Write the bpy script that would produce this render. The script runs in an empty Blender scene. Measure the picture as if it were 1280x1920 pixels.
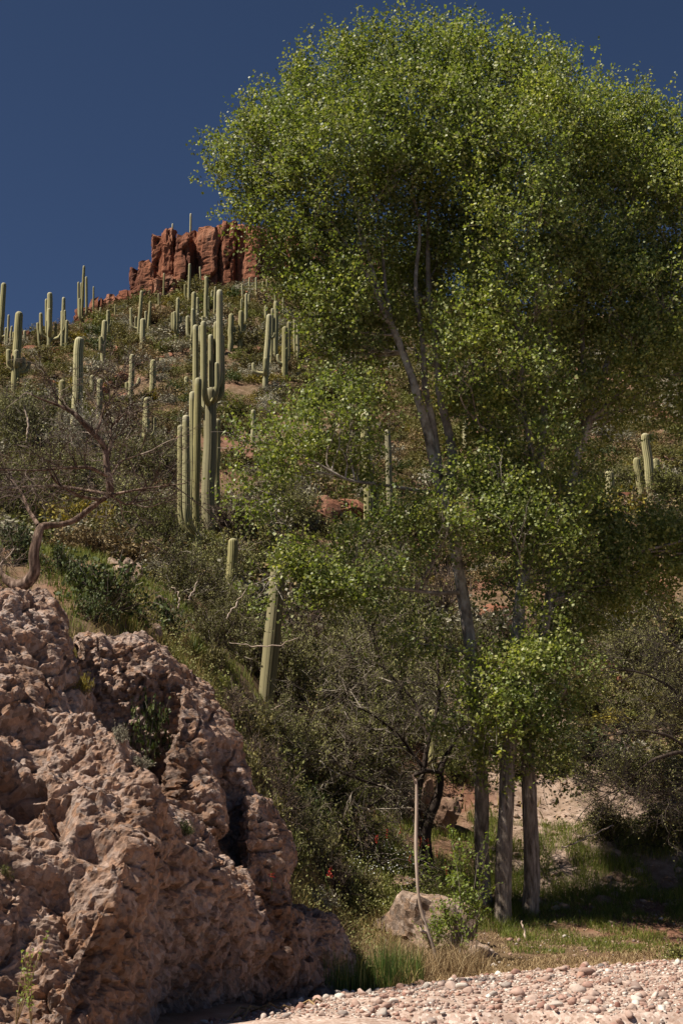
import bpy, bmesh, math
import numpy as np
R = math.radians
rng = np.random.default_rng(7)
scene = bpy.context.scene
col = scene.collection

# ------------------------------------------------------------------ camera, sky, sun, exposure
CAM = np.array([0.0, 0.0, 1.6]); PITCH = R(14.7); FPX = 2637.0
cam = bpy.data.cameras.new('camera'); camo = bpy.data.objects.new('camera', cam); col.objects.link(camo)
cam.sensor_fit = 'VERTICAL'; cam.angle_y = 2*math.atan(960/FPX); cam.clip_end = 2000; cam.clip_start = 0.1
camo.location = CAM; camo.rotation_euler = (R(90)+PITCH, 0, 0); scene.camera = camo

SUN_EL = R(57); SUN_AZ = R(-113)      # azimuth clockwise from +Y: the sun stands to the left, a little behind the camera
sv = np.array([math.sin(SUN_AZ)*math.cos(SUN_EL), math.cos(SUN_AZ)*math.cos(SUN_EL), math.sin(SUN_EL)])
world = bpy.data.worlds.new('World'); scene.world = world; world.use_nodes = True
wn = world.node_tree.nodes; wl = world.node_tree.links; wn.clear()
sky = wn.new('ShaderNodeTexSky'); sky.sky_type = 'NISHITA'; sky.sun_disc = False
sky.sun_elevation = SUN_EL; sky.sun_rotation = SUN_AZ
sky.altitude = 3500; sky.air_density = .53; sky.dust_density = 0.0; sky.ozone_density = 3.0
bgn = wn.new('ShaderNodeBackground'); bgn.inputs[1].default_value = 0.05
wo = wn.new('ShaderNodeOutputWorld'); wl.new(sky.outputs[0], bgn.inputs[0]); wl.new(bgn.outputs[0], wo.inputs[0])
sl = bpy.data.lights.new('sun', 'SUN'); sl.energy = 5.0; sl.angle = R(0.53); sl.color = (1.0, 0.93, 0.82)
so = bpy.data.objects.new('sun', sl); col.objects.link(so)
import mathutils
so.rotation_euler = mathutils.Vector(sv).to_track_quat('Z', 'Y').to_euler(); so.location = (-30, -20, 60)
vs = scene.view_settings; vs.view_transform = 'Standard'; vs.look = 'None'; vs.exposure = 0.85; vs.gamma = 1.0; vs.use_curve_mapping = False
scene.cycles.max_bounces = 6; scene.cycles.diffuse_bounces = 3; scene.cycles.transmission_bounces = 3; scene.cycles.transparent_max_bounces = 4

def P(px, py, d):
    xr = (px-640)/FPX; yr = (960-py)/FPX
    dy = math.cos(PITCH)-yr*math.sin(PITCH); dz = math.sin(PITCH)+yr*math.cos(PITCH)
    s = d/dy
    return CAM+s*np.array([xr, dy, dz])
def axial(px, py, d):                  # depth along the lens axis, for pixel sizes
    yr = (960-py)/FPX
    return d/(math.cos(PITCH)-yr*math.sin(PITCH))
def project(p):
    q = np.asarray(p)-CAM
    f = q[..., 1]*math.cos(PITCH)+q[..., 2]*math.sin(PITCH); u = -q[..., 1]*math.sin(PITCH)+q[..., 2]*math.cos(PITCH)
    return 640+FPX*q[..., 0]/f, 960-FPX*u/f

# ------------------------------------------------------------------ numeric helpers
def norm(v): return v/np.maximum(np.linalg.norm(v, axis=-1, keepdims=True), 1e-9)
def _hash(i, j, k, s):
    h = (i.astype(np.int64)*374761393+j.astype(np.int64)*668265263+k.astype(np.int64)*2147483647+s*974711) & 0xffffffff
    h = ((h ^ (h >> 13))*1274126177) & 0xffffffff
    h = ((h ^ (h >> 16))*2246822519) & 0xffffffff
    return h ^ (h >> 15)
_G = norm(np.random.default_rng(3).normal(size=(256, 3)))
def noise(p, seed=0):
    p = np.asarray(p, float); i = np.floor(p).astype(np.int64); f = p-i
    u = f*f*f*(f*(f*6-15)+10); out = 0
    for dx in (0, 1):
        wx = u[..., 0] if dx else 1-u[..., 0]
        for dy in (0, 1):
            wy = u[..., 1] if dy else 1-u[..., 1]
            for dz in (0, 1):
                wz = u[..., 2] if dz else 1-u[..., 2]
                g = _G[_hash(i[..., 0]+dx, i[..., 1]+dy, i[..., 2]+dz, seed) & 255]
                out = out+wx*wy*wz*(g[..., 0]*(f[..., 0]-dx)+g[..., 1]*(f[..., 1]-dy)+g[..., 2]*(f[..., 2]-dz))
    return out*1.6
def fbm(p, oct=4, seed=0, gain=0.5):
    a = 1; t = 0; p = np.asarray(p, float)
    for o in range(oct):
        t = t+a*noise(p*2**o+o*17.3, seed+o); a *= gain
    return t

def worley(p, seed=0):
    """distance to the nearest cell point, and that cell's random number"""
    i = np.floor(p).astype(np.int64); best = np.full(len(p), 9.); rnd = np.zeros(len(p))
    for dx in (-1, 0, 1):
        for dy in (-1, 0, 1):
            for dz in (-1, 0, 1):
                c = i+np.array([dx, dy, dz]); h = _hash(c[:, 0], c[:, 1], c[:, 2], seed); j = np.stack([h & 1023, (h >> 10) & 1023, (h >> 20) & 1023], -1)/1024.
                d = ((c+j-p)**2).sum(-1); m = d < best; best = np.where(m, d, best); rnd = np.where(m, (h & 4095)/4096., rnd)
    return np.sqrt(best), rnd
# ------------------------------------------------------------------ mesh helpers
def mesh(name, V, faces, smooth=False, attrs=None):
    m = bpy.data.meshes.new(name)
    V = np.asarray(V, np.float32).reshape(-1, 3)
    fs = [np.asarray(f, np.int32) for f in (faces if isinstance(faces, list) else [faces]) if len(f)]
    m.vertices.add(len(V)); m.vertices.foreach_set('co', V.ravel())
    loops = np.concatenate([f.ravel() for f in fs]); tot = np.concatenate([np.full(len(f), f.shape[1], np.int32) for f in fs])
    st = np.concatenate([[0], np.cumsum(tot)[:-1]]).astype(np.int32)
    m.loops.add(len(loops)); m.loops.foreach_set('vertex_index', loops)
    m.polygons.add(len(tot)); m.polygons.foreach_set('loop_start', st)
    try: m.polygons.foreach_set('loop_total', tot)
    except Exception: pass
    m.polygons.foreach_set('use_smooth', np.full(len(tot), bool(smooth)))
    if attrs:
        for k, v in attrs.items():
            a = m.attributes.new(k, 'FLOAT', 'POINT'); a.data.foreach_set('value', np.asarray(v, np.float32))
    m.update(calc_edges=True); m.validate()
    return m
def obj(name, m, mat=None, parent=None, loc=None, kind=None):
    o = bpy.data.objects.new(name, m); col.objects.link(o)
    if mat is not None and m is not None and len(m.materials) == 0: m.materials.append(mat)
    if parent is not None: o.parent = parent
    if loc is not None: o.location = loc
    if kind: o['kind'] = kind
    return o
def tag(o, label, cat, group=None, kind=None):
    o['label'] = label; o['category'] = cat
    if group: o['group'] = group
    if kind: o['kind'] = kind
    return o
def empty(name, loc, label, cat, group=None):
    o = bpy.data.objects.new(name, None); col.objects.link(o); o.location = loc; o.empty_display_size = .2
    return tag(o, label, cat, group)
def join(parts):
    """parts: list of (V, [faces]) -> V, [faces by size]"""
    Vs = []; F = {}; n = 0
    for V, fs in parts:
        V = np.asarray(V).reshape(-1, 3); Vs.append(V)
        for f in (fs if isinstance(fs, list) else [fs]):
            if len(f): F.setdefault(f.shape[1], []).append(f+n)
        n += len(V)
    return np.concatenate(Vs), [np.concatenate(v) for v in F.values()]
def tubes(paths, rad, sides=4, cap=False):
    """paths (N,K,3), rad (N,K) -> V, quads"""
    paths = np.asarray(paths, float); rad = np.asarray(rad, float); N, K, _ = paths.shape
    T = norm(np.gradient(paths, axis=1))
    ref = np.where(np.abs(T[:, :1, 2:3]) > .9, np.array([[[1., 0, 0]]]), np.array([[[0, 0, 1.]]]))
    A = norm(np.cross(T, np.broadcast_to(ref, T.shape))); B = np.cross(T, A)
    for k in range(1, K):       # keep the frame from twisting
        a = A[:, k-1]-(A[:, k-1]*T[:, k]).sum(-1, keepdims=True)*T[:, k]
        A[:, k] = norm(a); B[:, k] = np.cross(T[:, k], A[:, k])
    th = np.arange(sides)*2*np.pi/sides
    V = paths[:, :, None]+rad[:, :, None, None]*(np.cos(th)[None, None, :, None]*A[:, :, None]+np.sin(th)[None, None, :, None]*B[:, :, None])
    idx = np.arange(N*K*sides).reshape(N, K, sides)
    a = idx[:, :-1]; b = np.roll(idx, -1, axis=2)[:, :-1]; c = np.roll(idx, -1, axis=2)[:, 1:]; d = idx[:, 1:]
    return V.reshape(-1, 3), np.stack([a, b, c, d], -1).reshape(-1, 4)
def grow(p0, d0, L, K, wig=.2, up=0., rs=None):
    rs = rs or rng
    p = np.array(p0, float); d = norm(np.array(d0, float)); L = np.broadcast_to(np.asarray(L, float), (len(p),)); out = [p.copy()]
    upv = np.array([0, 0, 1.])
    for k in range(K-1):
        d = norm(d+wig*rs.normal(size=d.shape)+up*upv); p = p+d*(L/(K-1))[:, None]; out.append(p.copy())
    return np.stack(out, 1)
def children(paths, n, lo=.25, hi=1., spread=.9, rs=None, length=None):
    """n random side shoots: start points, directions, parent index, fraction"""
    rs = rs or rng
    N, K, _ = paths.shape; i = rs.integers(0, N, n); f = rs.uniform(lo, hi, n)*(K-1); k = np.minimum(f.astype(int), K-2); w = (f-k)[:, None]
    p = paths[i, k]*(1-w)+paths[i, k+1]*w; t = norm(paths[i, k+1]-paths[i, k])
    d = norm(t+spread*norm(rs.normal(size=(n, 3))))
    return p, d, i, f/(K-1)
def leaf_quads(p, size, rs=None, up=.4, aspect=.8, dirs=None):
    """kite leaves: points p (N,3)"""
    rs = rs or rng; n = len(p)
    nrm = norm(rs.normal(size=(n, 3))+np.array([0, 0, up])); a = rs.normal(size=(n, 3)) if dirs is None else dirs+.35*rs.normal(size=(n, 3))
    a = norm(a-(a*nrm).sum(-1, keepdims=True)*nrm); b = np.cross(nrm, a)
    s = np.broadcast_to(np.asarray(size, float), (n,))[:, None]
    V = np.stack([p, p+s*(.42*a+.5*aspect*b), p+s*a, p+s*(.42*a-.5*aspect*b)], 1)
    return V.reshape(-1, 3), np.arange(n*4).reshape(n, 4)
def blades(p, h, w, lean=.35, rs=None, droop=.2):
    rs = rs or rng; n = len(p); th = rs.uniform(0, 2*np.pi, n); d = np.stack([np.cos(th), np.sin(th), 0*th], 1)
    ph = rs.uniform(0, 2*np.pi, n); s = np.stack([np.cos(ph), np.sin(ph), 0*ph], 1)*(np.broadcast_to(w, (n,))/2)[:, None]
    h = np.broadcast_to(np.asarray(h, float), (n,))[:, None]; l = (lean*rs.uniform(.1, 1, n))[:, None]
    up = np.array([0, 0, 1.])
    m = p+h*.55*up+d*h*l*.35; t = p+h*(1-droop*l)*up+d*h*l
    V = np.stack([p-s, p+s, m+s*.7, m-s*.7, t], 1).reshape(-1, 3); i = np.arange(n)[:, None]*5
    return V, [i+np.array([[0, 1, 2, 3]]), i+np.array([[3, 2, 4]])]

# ------------------------------------------------------------------ materials
def nodes(name):
    m = bpy.data.materials.new(name); m.use_nodes = True; nt = m.node_tree; nt.nodes.clear(); return m, nt.nodes, nt.links
def ramp(n, stops):
    r = n.new('ShaderNodeValToRGB'); e = r.color_ramp.elements
    while len(e) < len(stops): e.new(.5)
    for el, (pos, c) in zip(e, stops): el.position = pos; el.color = (*c, 1)
    return r
def coords(n, l, kind, scale):
    if kind == 'world':
        g = n.new('ShaderNodeNewGeometry').outputs['Position']
    else:
        g = n.new('ShaderNodeTexCoord').outputs['Object']
    mp = n.new('ShaderNodeMapping'); l.new(g, mp.inputs[0]); mp.inputs['Scale'].default_value = scale if hasattr(scale, '__len__') else (scale,)*3
    return mp.outputs[0]
def noise_node(n, l, vec, detail=6, rough=.6, scale=1.0):
    t = n.new('ShaderNodeTexNoise'); l.new(vec, t.inputs['Vector']); t.inputs['Scale'].default_value = scale
    t.inputs['Detail'].default_value = detail; t.inputs['Roughness'].default_value = rough; return t.outputs[0]
def mixc(n, l, fac, a, b, mode='MIX'):
    m = n.new('ShaderNodeMix'); m.data_type = 'RGBA'; m.blend_type = mode
    for s, v in ((m.inputs[0], fac), (m.inputs[6], a), (m.inputs[7], b)):
        if hasattr(v, 'links'): l.new(v, s)
        elif hasattr(v, '__len__'): s.default_value = (*v, 1)
        else: s.default_value = v
    return m.outputs[2]
def maprange(n, l, v, a, b, c=0., d=1.):
    m = n.new('ShaderNodeMapRange'); l.new(v, m.inputs[0])
    for i, x in zip((1, 2, 3, 4), (a, b, c, d)): m.inputs[i].default_value = x
    return m.outputs[0]
def finish(n, l, colr, rough=.85, bumps=(), spec=.25, translucent=None):
    b = n.new('ShaderNodeBsdfPrincipled'); o = n.new('ShaderNodeOutputMaterial')
    if hasattr(colr, 'links'): l.new(colr, b.inputs['Base Color'])
    else: b.inputs['Base Color'].default_value = (*colr, 1)
    b.inputs['Roughness'].default_value = rough; b.inputs['Specular IOR Level'].default_value = spec
    prev = None
    for h, strength, dist in bumps:
        bp = n.new('ShaderNodeBump'); bp.inputs['Strength'].default_value = strength; bp.inputs['Distance'].default_value = dist
        l.new(h, bp.inputs['Height'])
        if prev is not None: l.new(prev, bp.inputs['Normal'])
        prev = bp.outputs[0]
    if prev is not None: l.new(prev, b.inputs['Normal'])
    out = b.outputs[0]
    if translucent:
        f, tint = translucent; t = n.new('ShaderNodeBsdfTranslucent'); mx = n.new('ShaderNodeMixShader'); mx.inputs[0].default_value = f
        l.new(mixc(n, l, 1.0, colr, tint, 'MULTIPLY'), t.inputs[0]); l.new(out, mx.inputs[1]); l.new(t.outputs[0], mx.inputs[2]); out = mx.outputs[0]
    l.new(out, o.inputs[0])
def mat_leaf(name, stops, trans=.3, tint=(1.5, 1.4, .6), rough=.5, spec=.35, clump=None):
    m, n, l = nodes(name); g = n.new('ShaderNodeNewGeometry'); r = ramp(n, stops); l.new(g.outputs['Random Per Island'], r.inputs[0]); c = r.outputs[0]
    oi = n.new('ShaderNodeObjectInfo'); h = n.new('ShaderNodeHueSaturation'); l.new(c, h.inputs['Color'])
    l.new(maprange(n, l, oi.outputs['Random'], 0, 1, .75, 1.25), h.inputs['Value']); c = h.outputs[0]
    if clump:
        nz = noise_node(n, l, coords(n, l, 'world', clump), 2); c = mixc(n, l, maprange(n, l, nz, .3, .7), c, mixc(n, l, 1.0, c, (1.35, 1.2, .85), 'MULTIPLY'))
    finish(n, l, c, rough, (), spec, (trans, tint) if trans else None); return m
def mat_rock(name, stops, s1=.6, s2=6., bumpd=.05, kind='world', pebble=None, strength=.8, stretch=(1, 1, 1), rough=.92, varnish=None):
    m, n, l = nodes(name); v = coords(n, l, kind, stretch)
    a = noise_node(n, l, v, 8, .62, s1); r = ramp(n, stops); l.new(a, r.inputs[0]); c = r.outputs[0]
    f = noise_node(n, l, v, 8, .7, s2); c = mixc(n, l, maprange(n, l, f, .3, .7, 0, .55), c, mixc(n, l, 1.0, c, (.55, .5, .48), 'MULTIPLY'))
    bumps = [(f, strength, bumpd)]
    if pebble:
        vo = n.new('ShaderNodeTexVoronoi'); vo.inputs['Scale'].default_value = pebble; l.new(v, vo.inputs['Vector'])
        h = n.new('ShaderNodeHueSaturation'); l.new(c, h.inputs['Color']); sep = n.new('ShaderNodeSeparateColor'); l.new(vo.outputs['Color'], sep.inputs[0])
        l.new(maprange(n, l, sep.outputs[0], 0, 1, .7, 1.35), h.inputs['Value']); l.new(maprange(n, l, sep.outputs[1], 0, 1, .75, 1.1), h.inputs['Saturation']); c = h.outputs[0]
        bumps.append((vo.outputs['Distance'], -.7, bumpd*.8))
    if varnish:
        b2 = noise_node(n, l, coords(n, l, kind, varnish[0]), 5, .6, 1.0); c = mixc(n, l, maprange(n, l, b2, .5, .68, 0, varnish[2]), c, varnish[1])
    finish(n, l, c, rough, bumps, .15); return m
def mat_bark(name, stops, stretch=(9, 9, 1.2), bumpd=.03, kind='object', upper=None):
    m, n, l = nodes(name); v = coords(n, l, kind, stretch); a = noise_node(n, l, v, 6, .65); r = ramp(n, stops); l.new(a, r.inputs[0]); c = r.outputs[0]
    if upper:
        at = n.new('ShaderNodeAttribute'); at.attribute_name = 'up'; r2 = ramp(n, upper); l.new(noise_node(n, l, coords(n, l, kind, (4, 4, 2.5)), 6, .65), r2.inputs[0]); c = mixc(n, l, maprange(n, l, at.outputs['Fac'], .22, .42, 0, 1), c, r2.outputs[0])
    finish(n, l, c, .9, [(a, .9, bumpd)], .15); return m
def mat_island(name, stops, rough=.8, bump=None, kind='object'):
    m, n, l = nodes(name); g = n.new('ShaderNodeNewGeometry'); oi = n.new('ShaderNodeObjectInfo'); ad = n.new('ShaderNodeMath'); ad.operation = 'ADD'; fr = n.new('ShaderNodeMath'); fr.operation = 'FRACT'
    l.new(g.outputs['Random Per Island'], ad.inputs[0]); l.new(oi.outputs['Random'], ad.inputs[1]); l.new(ad.outputs[0], fr.inputs[0])
    r = ramp(n, stops); l.new(fr.outputs[0], r.inputs[0]); c = r.outputs[0]; b = []
    if bump:
        nz = noise_node(n, l, coords(n, l, 'world', bump[0]), 6, .65); b = [(nz, .7, bump[1])]; c = mixc(n, l, maprange(n, l, nz, .35, .65, 0, .5), c, mixc(n, l, 1., c, (.6, .58, .55), 'MULTIPLY'))
    finish(n, l, c, rough, b, .2); return m

M = {}
M['cotton_leaf'] = mat_leaf('cottonwood leaf', [(0, (.095, .130, .034)), (.45, (.158, .195, .06)), (.8, (.245, .275, .108)), (1, (.38, .39, .19))], .36, (1.25, 1.4, .5), .5, .35, .45)
M['sapling_leaf'] = mat_leaf('sapling leaf', [(0, (.12, .17, .03)), (1, (.22, .26, .06))], .35, (1.4, 1.4, .5), .5, .3)
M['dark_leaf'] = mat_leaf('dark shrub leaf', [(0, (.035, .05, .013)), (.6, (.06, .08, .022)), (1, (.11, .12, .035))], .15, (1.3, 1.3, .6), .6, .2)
M['olive_leaf'] = mat_leaf('olive shrub leaf', [(0, (0.091, 0.083, 0.026)), (.6, (0.156, 0.137, 0.046)), (1, (0.234, 0.195, 0.078))], .15, (1.2, 1.2, .7), .7, .2)
M['green_leaf'] = mat_leaf('green shrub leaf', [(0, (0.088, 0.092, 0.022)), (.6, (0.144, 0.144, 0.037)), (1, (0.213, 0.206, 0.069))], .18, (1.2, 1.3, .6), .7, .2)
M['grey_leaf'] = mat_leaf('grey shrub leaf', [(0, (.18, .165, .11)), (.6, (.29, .265, .19)), (1, (.42, .385, .29))], .1, (1.1, 1.1, .9), .8, .15)
M['brown_leaf'] = mat_leaf('dry shrub leaf', [(0, (.13, .09, .042)), (.6, (.22, .155, .075)), (1, (.32, .25, .13))], .1, (1.1, 1.1, .9), .8, .15)
M['yellow_leaf'] = mat_leaf('yellowish shrub leaf', [(0, (.14, .12, .02)), (.6, (.22, .18, .03)), (1, (.32, .24, .04))], .15, (1.2, 1.1, .6), .7, .2)
M['feather_leaf'] = mat_leaf('thorn tree leaflet', [(0, (.10, .10, .03)), (.6, (.165, .16, .055)), (1, (.25, .23, .095))], .15, (1.2, 1.2, .7), .7, .2)
M['grass'] = mat_leaf('green grass', [(0, (.075, .11, .016)), (.6, (.15, .18, .03)), (1, (.28, .25, .07))], .25, (1.3, 1.3, .6), .6, .2)
M['reed'] = mat_leaf('reed', [(0, (.035, .07, .012)), (.7, (.07, .11, .02)), (1, (.22, .2, .06))], .2, (1.3, 1.3, .6), .5, .3)
M['straw'] = mat_leaf('dry straw', [(0, (.14, .09, .045)), (.6, (.25, .17, .085)), (1, (.42, .32, .18))], .1, (1.1, 1, .9), .8, .15)
M['hillgrass'] = mat_leaf('hill grass', [(0, (0.126, 0.098, 0.031)), (.6, (0.210, 0.161, 0.056)), (1, (0.350, 0.266, 0.112))], .1, (1.1, 1, .9), .8, .15)
M['red_flower'] = mat_leaf('red petals', [(0, (.32, .03, .02)), (1, (.48, .07, .045))], .2, (1.2, 1, 1), .6, .2)
M['white_flower'] = mat_leaf('white petals', [(0, (.7, .7, .62)), (1, (.8, .8, .75))], .2, (1, 1, 1), .6, .2)
M['twig'] = mat_island('grey brown twig', [(0, (.045, .034, .024)), (.5, (.10, .077, .056)), (.8, (.19, .155, .118)), (1, (.36, .31, .25))], .85)
M['twig_purple'] = mat_island('bare purplish twig', [(0, (.045, .03, .022)), (.7, (.10, .07, .053)), (1, (.26, .20, .16))], .85)
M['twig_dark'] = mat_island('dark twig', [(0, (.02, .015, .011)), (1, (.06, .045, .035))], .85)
M['twig_pale'] = mat_island('pale twig', [(0, (.16, .135, .105)), (1, (.38, .34, .28))], .7)
M['bark'] = mat_bark('furrowed grey bark', [(.35, (.085, .064, .048)), (.5, (.25, .20, .155)), (.65, (.42, .355, .29))], (13, 13, 2.2), .08, 'object', [(.34, (.08, .062, .048)), (.46, (.27, .225, .18)), (.66, (.54, .49, .42))])
M['bark_pale'] = mat_bark('pale upper bark', [(.3, (.10, .078, .06)), (.5, (.25, .205, .165)), (.7, (.46, .41, .35))], (4, 4, 3), .015)
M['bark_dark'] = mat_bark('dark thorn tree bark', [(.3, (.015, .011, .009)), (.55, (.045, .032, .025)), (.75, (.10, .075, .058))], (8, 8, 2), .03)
M['bark_twist'] = mat_bark('weathered twisted bark', [(.35, (.03, .018, .013)), (.5, (.11, .07, .05)), (.68, (.30, .215, .165))], (16, 16, 3), .04)
M['dead_wood'] = mat_bark('bleached dead wood', [(.3, (.25, .18, .13)), (.55, (.45, .35, .27)), (.75, (.55, .46, .38))], (8, 8, 1), .01)
M['bank'] = mat_rock('pitted pink conglomerate', [(.30, (.14, .08, .05)), (.44, (.26, .155, .105)), (.58, (.36, .235, .175)), (.72, (.32, .24, .195))], .55, 9., .07, 'world', 15., 1.)
def mat_bank():
    m, n, l = nodes('pitted pink conglomerate'); v = coords(n, l, 'world', 1.)
    r = ramp(n, [(.30, (.165, .093, .058)), (.44, (.30, .185, .125)), (.58, (.41, .28, .21)), (.72, (.38, .29, .235))]); l.new(noise_node(n, l, v, 8, .62, .7), r.inputs[0]); c = r.outputs[0]
    f = noise_node(n, l, v, 10, .72, 11.); g = noise_node(n, l, v, 6, .7, 34.)
    c = mixc(n, l, maprange(n, l, f, .36, .64, .6, 0), c, mixc(n, l, 1., c, (.5, .43, .39), 'MULTIPLY'))
    vo = n.new('ShaderNodeTexVoronoi'); vo.inputs['Scale'].default_value = 13; vo.inputs['Randomness'].default_value = 1.; l.new(v, vo.inputs['Vector'])
    sp = n.new('ShaderNodeSeparateColor'); l.new(vo.outputs['Color'], sp.inputs[0]); h = n.new('ShaderNodeHueSaturation'); l.new(c, h.inputs['Color'])
    l.new(maprange(n, l, sp.outputs[0], 0, 1, .72, 1.35), h.inputs['Value']); l.new(maprange(n, l, sp.outputs[1], 0, 1, .65, 1.1), h.inputs['Saturation']); c = h.outputs[0]
    v2 = n.new('ShaderNodeTexVoronoi'); v2.inputs['Scale'].default_value = 8.5; l.new(v, v2.inputs['Vector']); pits = maprange(n, l, v2.outputs['Distance'], .05, .33)
    finish(n, l, c, .95, [(f, 1., .06), (pits, .8, .05), (g, .7, .02), (vo.outputs['Distance'], -.5, .03)], .1); return m
M['bank'] = mat_bank()
M['boulder_pink'] = mat_rock('pink conglomerate boulder', [(.3, (0.162, 0.106, 0.072)), (.5, (0.272, 0.187, 0.132)), (.7, (0.357, 0.264, 0.200))], .9, 8., .05, 'world', 9., .9)
M['boulder_red'] = mat_rock('red rock', [(.3, (.13, .05, .03)), (.5, (.26, .115, .068)), (.7, (.36, .20, .135))], .5, 3., .08, 'world', None, .8)
M['boulder_brown'] = mat_rock('brown boulder', [(.3, (.10, .055, .035)), (.5, (.20, .125, .085)), (.7, (.30, .21, .155))], .8, 5., .05, 'world', None, .8)
M['cliff'] = mat_rock('red cliff rock', [(.3, (0.088, 0.031, 0.019)), (.45, (0.220, 0.082, 0.043)), (.58, (0.326, 0.138, 0.076)), (.74, (0.396, 0.241, 0.163))], .4, 1.6, .3, 'world', None, 1., (1, 1, .3), .92, ((.55, .55, .10), (.06, .032, .024), .65))
M['cobble'] = mat_island('river cobbles', [(0, (.32, .20, .155)), (.16, (.44, .33, .275)), (.30, (.24, .115, .085)), (.42, (.40, .26, .21)), (.55, (.50, .44, .385)), (.62, (.66, .60, .53)), (.72, (.26, .21, .185)), (.86, (.36, .21, .155)), (1, (.17, .15, .14))], .75, (9., .015))

def mat_ground(name):
    m, n, l = nodes(name)
    a = n.new('ShaderNodeAttribute'); a.attribute_name = 'wash'
    b = noise_node(n, l, coords(n, l, 'world', .22), 8, .62); c = noise_node(n, l, coords(n, l, 'world', 2.2), 8, .7)
    r1 = ramp(n, [(.30, (.17, .055, .032)), (.40, (.20, .085, .05)), (.48, (.13, .085, .04)), (.6, (.09, .072, .03)), (.75, (.17, .12, .065))]); l.new(b, r1.inputs[0])
    r2 = ramp(n, [(.3, (.06, .038, .024)), (.5, (.14, .09, .06)), (.62, (.26, .17, .125)), (.8, (.38, .28, .21))]); l.new(c, r2.inputs[0])
    hill = mixc(n, l, .55, r1.outputs[0], r2.outputs[0])
    ar = n.new('ShaderNodeAttribute'); ar.attribute_name = 'rocky'
    r4 = ramp(n, [(.3, (.13, .085, .06)), (.5, (.29, .205, .155)), (.7, (.42, .32, .26))]); l.new(noise_node(n, l, coords(n, l, 'world', 3.5), 8, .72), r4.inputs[0])
    hill = mixc(n, l, ar.outputs['Fac'], hill, r4.outputs[0])
    r3 = ramp(n, [(.3, (.36, .23, .15)), (.6, (.48, .33, .23)), (.8, (.55, .40, .30))]); l.new(c, r3.inputs[0])
    finish(n, l, mixc(n, l, a.outputs['Fac'], hill, r3.outputs[0]), .95, [(c, .9, .12)], .1); return m
M['ground'] = mat_ground('hillside soil')
def mat_gravel():
    m, n, l = nodes('river gravel'); v = coords(n, l, 'world', 1.)
    vo = n.new('ShaderNodeTexVoronoi'); vo.inputs['Scale'].default_value = 26; l.new(v, vo.inputs['Vector'])
    sep = n.new('ShaderNodeSeparateColor'); l.new(vo.outputs['Color'], sep.inputs[0])
    r = ramp(n, [(0, (.22, .15, .115)), (.3, (.36, .255, .205)), (.6, (.44, .33, .275)), (.85, (.52, .44, .38)), (1, (.20, .13, .10))]); l.new(sep.outputs[0], r.inputs[0])
    f = noise_node(n, l, v, 8, .7, 3.)
    c = mixc(n, l, maprange(n, l, f, .45, .62, 0, .8), r.outputs[0], (.27, .185, .14))
    finish(n, l, c, .9, [(vo.outputs['Distance'], -.8, .03), (f, .5, .05)], .15); return m
M['gravel'] = mat_gravel()
def mat_saguaro(name, woody=False):
    m, n, l = nodes(name)
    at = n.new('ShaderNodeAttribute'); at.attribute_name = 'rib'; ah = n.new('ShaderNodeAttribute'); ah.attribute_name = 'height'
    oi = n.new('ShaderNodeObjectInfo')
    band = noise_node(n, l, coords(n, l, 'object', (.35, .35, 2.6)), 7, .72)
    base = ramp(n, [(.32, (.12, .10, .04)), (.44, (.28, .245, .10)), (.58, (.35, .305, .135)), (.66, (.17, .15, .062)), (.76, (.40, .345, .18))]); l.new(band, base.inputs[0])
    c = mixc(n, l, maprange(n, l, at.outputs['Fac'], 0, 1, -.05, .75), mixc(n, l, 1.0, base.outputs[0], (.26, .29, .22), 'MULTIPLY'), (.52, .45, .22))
    blot = noise_node(n, l, coords(n, l, 'object', 1.1), 6, .65)
    c = mixc(n, l, maprange(n, l, blot, .56, .72, 0, .7), c, (.22, .155, .095))
    tipn = maprange(n, l, ah.outputs['Fac'], .965, 1.0, 0, .6); c = mixc(n, l, tipn, c, (.42, .39, .27))
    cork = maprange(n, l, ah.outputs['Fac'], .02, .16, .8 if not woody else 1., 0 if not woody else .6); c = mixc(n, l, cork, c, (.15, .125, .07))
    h = n.new('ShaderNodeHueSaturation'); l.new(c, h.inputs['Color']); l.new(maprange(n, l, oi.outputs['Random'], 0, 1, .85, 1.2), h.inputs['Value'])
    l.new(maprange(n, l, oi.outputs['Random'], 0, 1, 1.05, .85), h.inputs['Saturation'])
    finish(n, l, h.outputs[0], .75, [(blot, .3, .02)], .2); return m
M['saguaro'] = mat_saguaro('saguaro skin'); M['saguaro_old_or_shaded'] = mat_saguaro('old or shade-darkened saguaro skin', True)  # second skin: truly corky old stem, and shade painted on two others

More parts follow.
